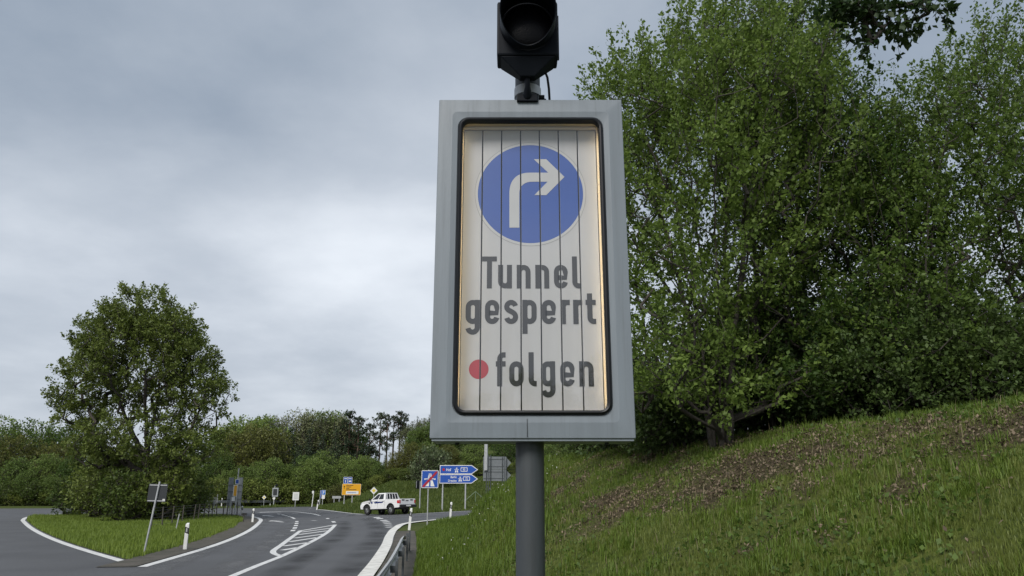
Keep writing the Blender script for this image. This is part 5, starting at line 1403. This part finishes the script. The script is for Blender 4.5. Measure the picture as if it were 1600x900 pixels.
# skyline, far
row('green', [(-60, 655), (-20, 650), (25, 655), (70, 662), (110, 655), (345, 668), (372, 651), (408, 650)], 128)
row('pale', [(356, 660), (438, 647), (455, 637), (470, 645), (497, 643), (522, 645), (425, 652)], 132)
row('green2', [(484, 645), (510, 645), (395, 655), (530, 655), (552, 668)], 134)
row('spruce', [(448, 660), (478, 664), (520, 660), (500, 672), (340, 690), (-40, 680), (50, 690), (572, 690)], 124)
row('pine', [(541, 640), (556, 650), (590, 643), (601, 646), (574, 660)], 130)
row('pine2', [(612, 648), (622, 641), (631, 652)], 130)
row('spruce2', [(641, 655), (649, 647), (660, 650), (668, 644), (636, 668), (678, 650)], 128)
row('green', [(655, 676), (690, 660), (730, 660), (780, 655), (830, 660), (880, 668), (930, 670)], 124)
row('pale', [(645, 656), (661, 651), (634, 664)], 126)
row('green2', [(652, 668), (674, 660), (640, 682)], 121)
row('olive', [(391, 663), (368, 676), (415, 672), (10, 680), (85, 690)], 120)
# middle
row('spruce', [(462, 690), (490, 700), (536, 694), (555, 700), (585, 700), (600, 708), (325, 712)], 118)
row('green2', [(345, 705), (500, 705), (535, 712), (560, 718), (580, 716), (470, 712), (20, 715), (70, 710), (110, 712), (150, 705), (200, 705), (250, 700), (295, 708)], 114)
row('olive', [(620, 704), (640, 690), (700, 694), (612, 716)], 111)
row('green', [(665, 690), (740, 690), (790, 680), (850, 690), (900, 690)], 112)
# front edge
row('green2', [(352, 735), (376, 728), (402, 722), (420, 716), (441, 726), (462, 732), (482, 716), (497, 722), (513, 730), (548, 722), (566, 712), (590, 722), (600, 738), (650, 722), (-10, 740), (40, 735), (80, 742)], 111.5)
row('bush', [(391, 752), (414, 757), (440, 752), (455, 760), (474, 758), (495, 762), (513, 764), (575, 752), (590, 758), (608, 760), (632, 752), (360, 757), (-20, 765), (30, 768), (70, 764)], 109.5)
row('darkbush', [(340, 748), (370, 744), (430, 748), (478, 750), (505, 752), (560, 748), (620, 748), (560, 765), (646, 752), (676, 742), (705, 736), (730, 728), (752, 724), (780, 718), (815, 716), (860, 712), (10, 752), (55, 752), (95, 756)], 110.5)
row('blossom', [(672, 698)], 100)
row('grey', [(530, 757)], 106)
rngF = np.random.default_rng(7); used = {}
for (kind, px, top, y) in FOREST:
    meshes, lm, bmk, h0 = KIND[kind]; y = y + rngF.uniform(-1.4, 1.4)
    g_ = on_ground(px, y); hh = max(1.5, P(px, top, y).z - g_.z); sc = hh / (h0 * 1.03); wx = min(sc, 1.25) * rngF.uniform(0.92, 1.15)
    if sc < 0.6 : wx = sc * rngF.uniform(1.1, 1.4)
    if kind == 'green2': wx *= 0.82
    if kind == 'grey': wx *= 0.8
    nm, lab, cat_, grp = KLAB[kind]
    if grp:
        adj = {'green': "fresh green tree", 'green2': "narrow green tree", 'olive': "olive young-leaved tree", 'pale': "sparse pale tree", 'spruce': "dark dense spruce", 'spruce2': "slim ragged spruce",
               'pine': "layered dark pine", 'pine2': "bare-trunked pine", 'bush': "light green bush", 'darkbush': "dark green bush"}[kind]
        lab = adj + " " + next(r_ for lim, r_ in ROWS if y >= lim) + " " + next(p_ for lim, p_ in PLACES if px < lim)
    t_ = plant(nm, lab, cat_, meshes, (bmk, lm), g_ - Vector((0, 0, 0.1)), rngF.uniform(0, 6.28), (wx, wx, sc), grp)
    taken.setdefault(lab, []).append((px, t_))
for lab, ts in taken.items():
    if len(ts) > 1:
        ts.sort(key=lambda q: q[0])
        for i, (px, t_) in enumerate(ts):
            t_["label"] = lab + ", " + (("left one", "right one") if len(ts) == 2 else ("left one", "middle one", "right one"))[min(i, len(ts) - 1, 2)]
# trees behind the viewer, which the sign's glass mirrors
for i, x in enumerate((-16, -10.5, -5, 0.5, 6, 11.5)):
    meshes, lm, bmk, h0 = KIND['green']; sc = (0.58, 0.64, 0.55, 0.6, 0.66, 0.57)[i]
    plant("leafy_tree", "green tree standing behind the viewer, mirrored in the sign's glass", "tree", meshes, (bmk, lm), Vector((x, -30 - 2 * (i % 2), float(H(x, -31)) - 0.1)), i * 1.1, (sc * 1.1, sc * 1.1, sc), "trees mirrored in the sign glass")
# bushes under the oak
for i, (px, y, top, k) in enumerate(((252, 56, 728, 'darkbush'), (285, 60, 735, 'darkbush'), (205, 55, 735, 'darkbush'), (160, 60, 740, 'darkbush'), (232, 62, 700, 'darkbush'), (180, 64, 705, 'darkbush'), (120, 66, 745, 'darkbush'), (300, 66, 758, 'bush'))):
    oak_lab = ("dark bush directly behind the leaning grey sign", "dark bush under the oak at the right end of its shade", "dark bush under the oak's trunk left of the leaning sign", "dark bush under the oak's left half", "taller dark bush filling the gap under the oak crown",
               "taller dark bush under the oak's left limbs", "dark bush at the left foot of the oak", "light green bush between oak and verge sign pair")[i]
    g_ = on_ground(px, y); hh = P(px, top, y).z - g_.z; sc = hh / (KIND[k][3] * 1.03)
    plant("bush", oak_lab, "bush", KIND[k][0], (M_bark, KIND[k][1]), g_ - Vector((0, 0, 0.1)), i * 1.7, (sc, sc, sc), "bushes under the oak")

# ------------------------------------------------------------------ grass and fallen leaves
def blades(name, rng, x, y, z, ln, wd, material, label, lean=0.35):
    n = len(x); p = np.stack([x, y, z], 1); a = rng.uniform(0, 2 * np.pi, n)
    d = np.stack([np.cos(a), np.sin(a), np.zeros(n)], 1); s_ = np.stack([-np.sin(a), np.cos(a), np.zeros(n)], 1)
    bend = rng.uniform(0.05, lean, n)[:, None]; ln = ln[:, None]; wd = wd[:, None]
    m_ = p + np.array([0, 0, 1.0]) * ln * 0.55 + d * ln * bend * 0.35; t = p + np.array([0, 0, 1.0]) * ln * (1 - bend * 0.45) + d * ln * bend
    V = np.stack([p - s_ * wd * .5, p + s_ * wd * .5, m_ + s_ * wd * .38, m_ - s_ * wd * .38, t], 1).reshape(-1, 3)
    b0 = np.arange(n)[:, None] * 5
    Fq = np.concatenate([b0 + np.array([0, 1, 2]), b0 + np.array([0, 2, 3]), b0 + np.array([3, 2, 4])], 0)
    o = obj(name, fast_mesh(name, V, Fq), material); tag(o, label, "grass", None, "stuff"); return o
rng = np.random.default_rng(3)
road_pa = road_poly
# bank: more blades where they are seen closer
N = 900000
yy = 5.5 + (34 - 5.5) * rng.uniform(0, 1, N) ** 1.25; fx_ = rng.uniform(-0.15, 0.74, N); xx = fx_ * yy
keep = (xx > rail_x(yy) + 0.35) & (rng.uniform(0, 1, N) < np.clip(9.0 / yy, 0.2, 1) * 0.62)
xx, yy = xx[keep], yy[keep]
lt = litter(xx, yy); n1 = fbm(xx * 1.6, yy * 1.6, 9); n2 = fbm(xx * 0.35, yy * 0.35, 19)
keep = (rng.uniform(0, 1, len(xx)) < (1 - 0.75 * lt) * np.clip(n1 * 1.7 - 0.05, 0.2, 1)); xx, yy, n1, n2, lt = xx[keep], yy[keep], n1[keep], n2[keep], lt[keep]
ln = (0.030 + 0.12 * n1 ** 2) * rng.uniform(0.5, 1.4, len(xx)) * (0.75 + 0.6 * n2) * (1 - 0.4 * lt) * np.where(xx < 1.5, 1.45, 1.0)
blades("bank_grass", rng, xx, yy, H(xx, yy) - 0.05, ln, rng.uniform(0.006, 0.013, len(xx)) * np.clip(yy / 10, 1, 2.2), L_grass, "rough green grass growing on the bank behind the sign")
# tufts
N = 5200
yc_ = 6 + 24 * rng.uniform(0, 1, N) ** 1.2; xc_ = rng.uniform(-0.12, 0.72, N) * yc_
keep = (xc_ > rail_x(yc_) + 0.5) & (rng.uniform(0, 1, N) < 1.05 - litter(xc_, yc_)) & (fbm(xc_ * 0.8, yc_ * 0.8, 91) > 0.42); xc_, yc_ = xc_[keep], yc_[keep]
k = 24; sz = np.repeat(rng.uniform(0.6, 1.6, len(xc_)), k)
xx = np.repeat(xc_, k) + rng.normal(0, 0.045, len(xc_) * k) * sz; yy = np.repeat(yc_, k) + rng.normal(0, 0.045, len(xc_) * k) * sz
blades("grass_tufts", rng, xx, yy, H(xx, yy) - 0.05, 0.15 * sz * rng.uniform(0.5, 1.2, len(xx)) * np.where(xx < 1.5, 1.5, 1.0), rng.uniform(0.007, 0.014, len(xx)), L_grass2, "taller bright grass tufts dotted over the bank", 0.7)
# dry stalks
N = 3200
yy = 6 + 20 * rng.uniform(0, 1, N); xx = rng.uniform(-0.1, 0.72, N) * yy; keep = (xx > rail_x(yy) + 0.5) & (fbm(xx * 0.7, yy * 0.7, 55) > 0.47); xx, yy = xx[keep], yy[keep]
blades("dry_stalks", rng, xx, yy, H(xx, yy) - 0.05, rng.uniform(0.12, 0.38, len(xx)), rng.uniform(0.004, 0.009, len(xx)), L_dry, "thin dry straw stalks standing in the bank grass", 0.9)
# flat verge beside the guard rail and the slip road
N = 150000
yy = rng.uniform(16, 62, N); xx = rng.uniform(-9, 4, N)
keep = (xx > rail_x(yy) + 0.3) & ~inside(road_pa, xx, yy); xx, yy = xx[keep], yy[keep]
pxs = xx / (yy * math.cos(PITCH)) * F_PX + 800; keep = (pxs > 600) & (pxs < 860); xx, yy = xx[keep], yy[keep]
n1 = fbm(xx * 0.8, yy * 0.8, 29)
blades("slip_road_grass", rng, xx, yy, H(xx, yy) - 0.05, (0.14 + 0.22 * n1) * rng.uniform(0.6, 1.2, len(xx)), rng.uniform(0.012, 0.026, len(xx)), L_grass2, "bright long grass between guard rail and slip road")
# left verge
N = 260000
yy = rng.uniform(20, 66, N); xx = rng.uniform(-46, -8, N)
keep = inside(verge_poly, xx, yy); xx, yy = xx[keep], yy[keep]
shp = np.array([[p.x, p.y] for p in smooth_path(isl[:9], 1.0)])
dmin = np.full(len(xx), 1e9)
for q in shp: dmin = np.minimum(dmin, np.hypot(xx - q[0], yy - q[1]))
keep = dmin > 0.95 + 0.7 * fbm(xx * 1.2, yy * 1.2, 3); xx, yy = xx[keep], yy[keep]
n1 = fbm(xx * 0.5, yy * 0.5, 39)
blades("left_verge_grass", rng, xx, yy, H(xx, yy), (0.10 + 0.28 * n1) * rng.uniform(0.6, 1.2, len(xx)), rng.uniform(0.016, 0.035, len(xx)), L_grass2, "bright green grass on the left verge around the fence")
# traffic island and hillside grass
N = 90000
yy = rng.uniform(66, 108, N); xx = rng.uniform(-32, 8, N)
keep = ~inside(road_pa, xx, yy); xx, yy = xx[keep], yy[keep]; n1 = fbm(xx * 0.3, yy * 0.3, 49)
blades("hillside_grass", rng, xx, yy, H(xx, yy) - 0.05, (0.18 + 0.35 * n1) * rng.uniform(0.6, 1.2, len(xx)), rng.uniform(0.04, 0.08, len(xx)), L_grass, "grass on the far island and hillside below the forest")
# fallen leaves
N = 130000
yy = rng.uniform(7, 24, N); xx = rng.uniform(-0.5, 14, N); keep = rng.uniform(0, 1, N) < litter(xx, yy) ** 0.8 * 0.9 + 0.015; xx, yy = xx[keep], yy[keep]
p = np.stack([xx, yy, H(xx, yy) - 0.03 + rng.uniform(0, 0.05, len(xx))], 1)
o = obj("fallen_leaves", leaves_mesh("fallen_leaves", rng, p, rng.normal(0, 0.5, p.shape), 0.052, 0.7, 0.55), L_litter); tag(o, "brown fallen leaves scattered below the bank trees", "dead leaves", None, "stuff")
# broad weed leaves among the grass
N = 26000
yy = 6 + 20 * rng.uniform(0, 1, N) ** 1.2; xx = rng.uniform(-0.1, 0.72, N) * yy; keep = (fbm(xx * 1.1, yy * 1.1, 77) > 0.52) & (xx > rail_x(yy) + 0.6) & (litter(xx, yy) < 0.7); xx, yy = xx[keep], yy[keep]
p = np.stack([xx, yy, H(xx, yy) - 0.02 + rng.uniform(0, 0.07, len(xx))], 1)
o = obj("weed_leaves", leaves_mesh("weed_leaves", rng, p, np.tile([0, 0, 0.3], (len(p), 1)) + rng.normal(0, 0.5, p.shape), 0.06, 0.5, 0.7), L_right); tag(o, "small broad weed leaves among the bank grass", "weeds", None, "stuff")
# white flowers on the nose of the bank
N = 70
yy = rng.uniform(21, 27, N); xx = rng.uniform(-2.2, 1.6, N); keep = xx > rail_x(yy) + 0.9; xx, yy = xx[keep], yy[keep]
p = np.stack([xx, yy, H(xx, yy) + rng.uniform(0.14, 0.30, len(xx))], 1)
o = obj("wild_flowers", leaves_mesh("wild_flowers", rng, np.repeat(p, 3, 0), rng.normal(0, 1, (3 * len(p), 3)), 0.035, 0.7, 0.9), L_flower); tag(o, "white wild flowers in the grass on the bank's nose", "flowers", None, "stuff")
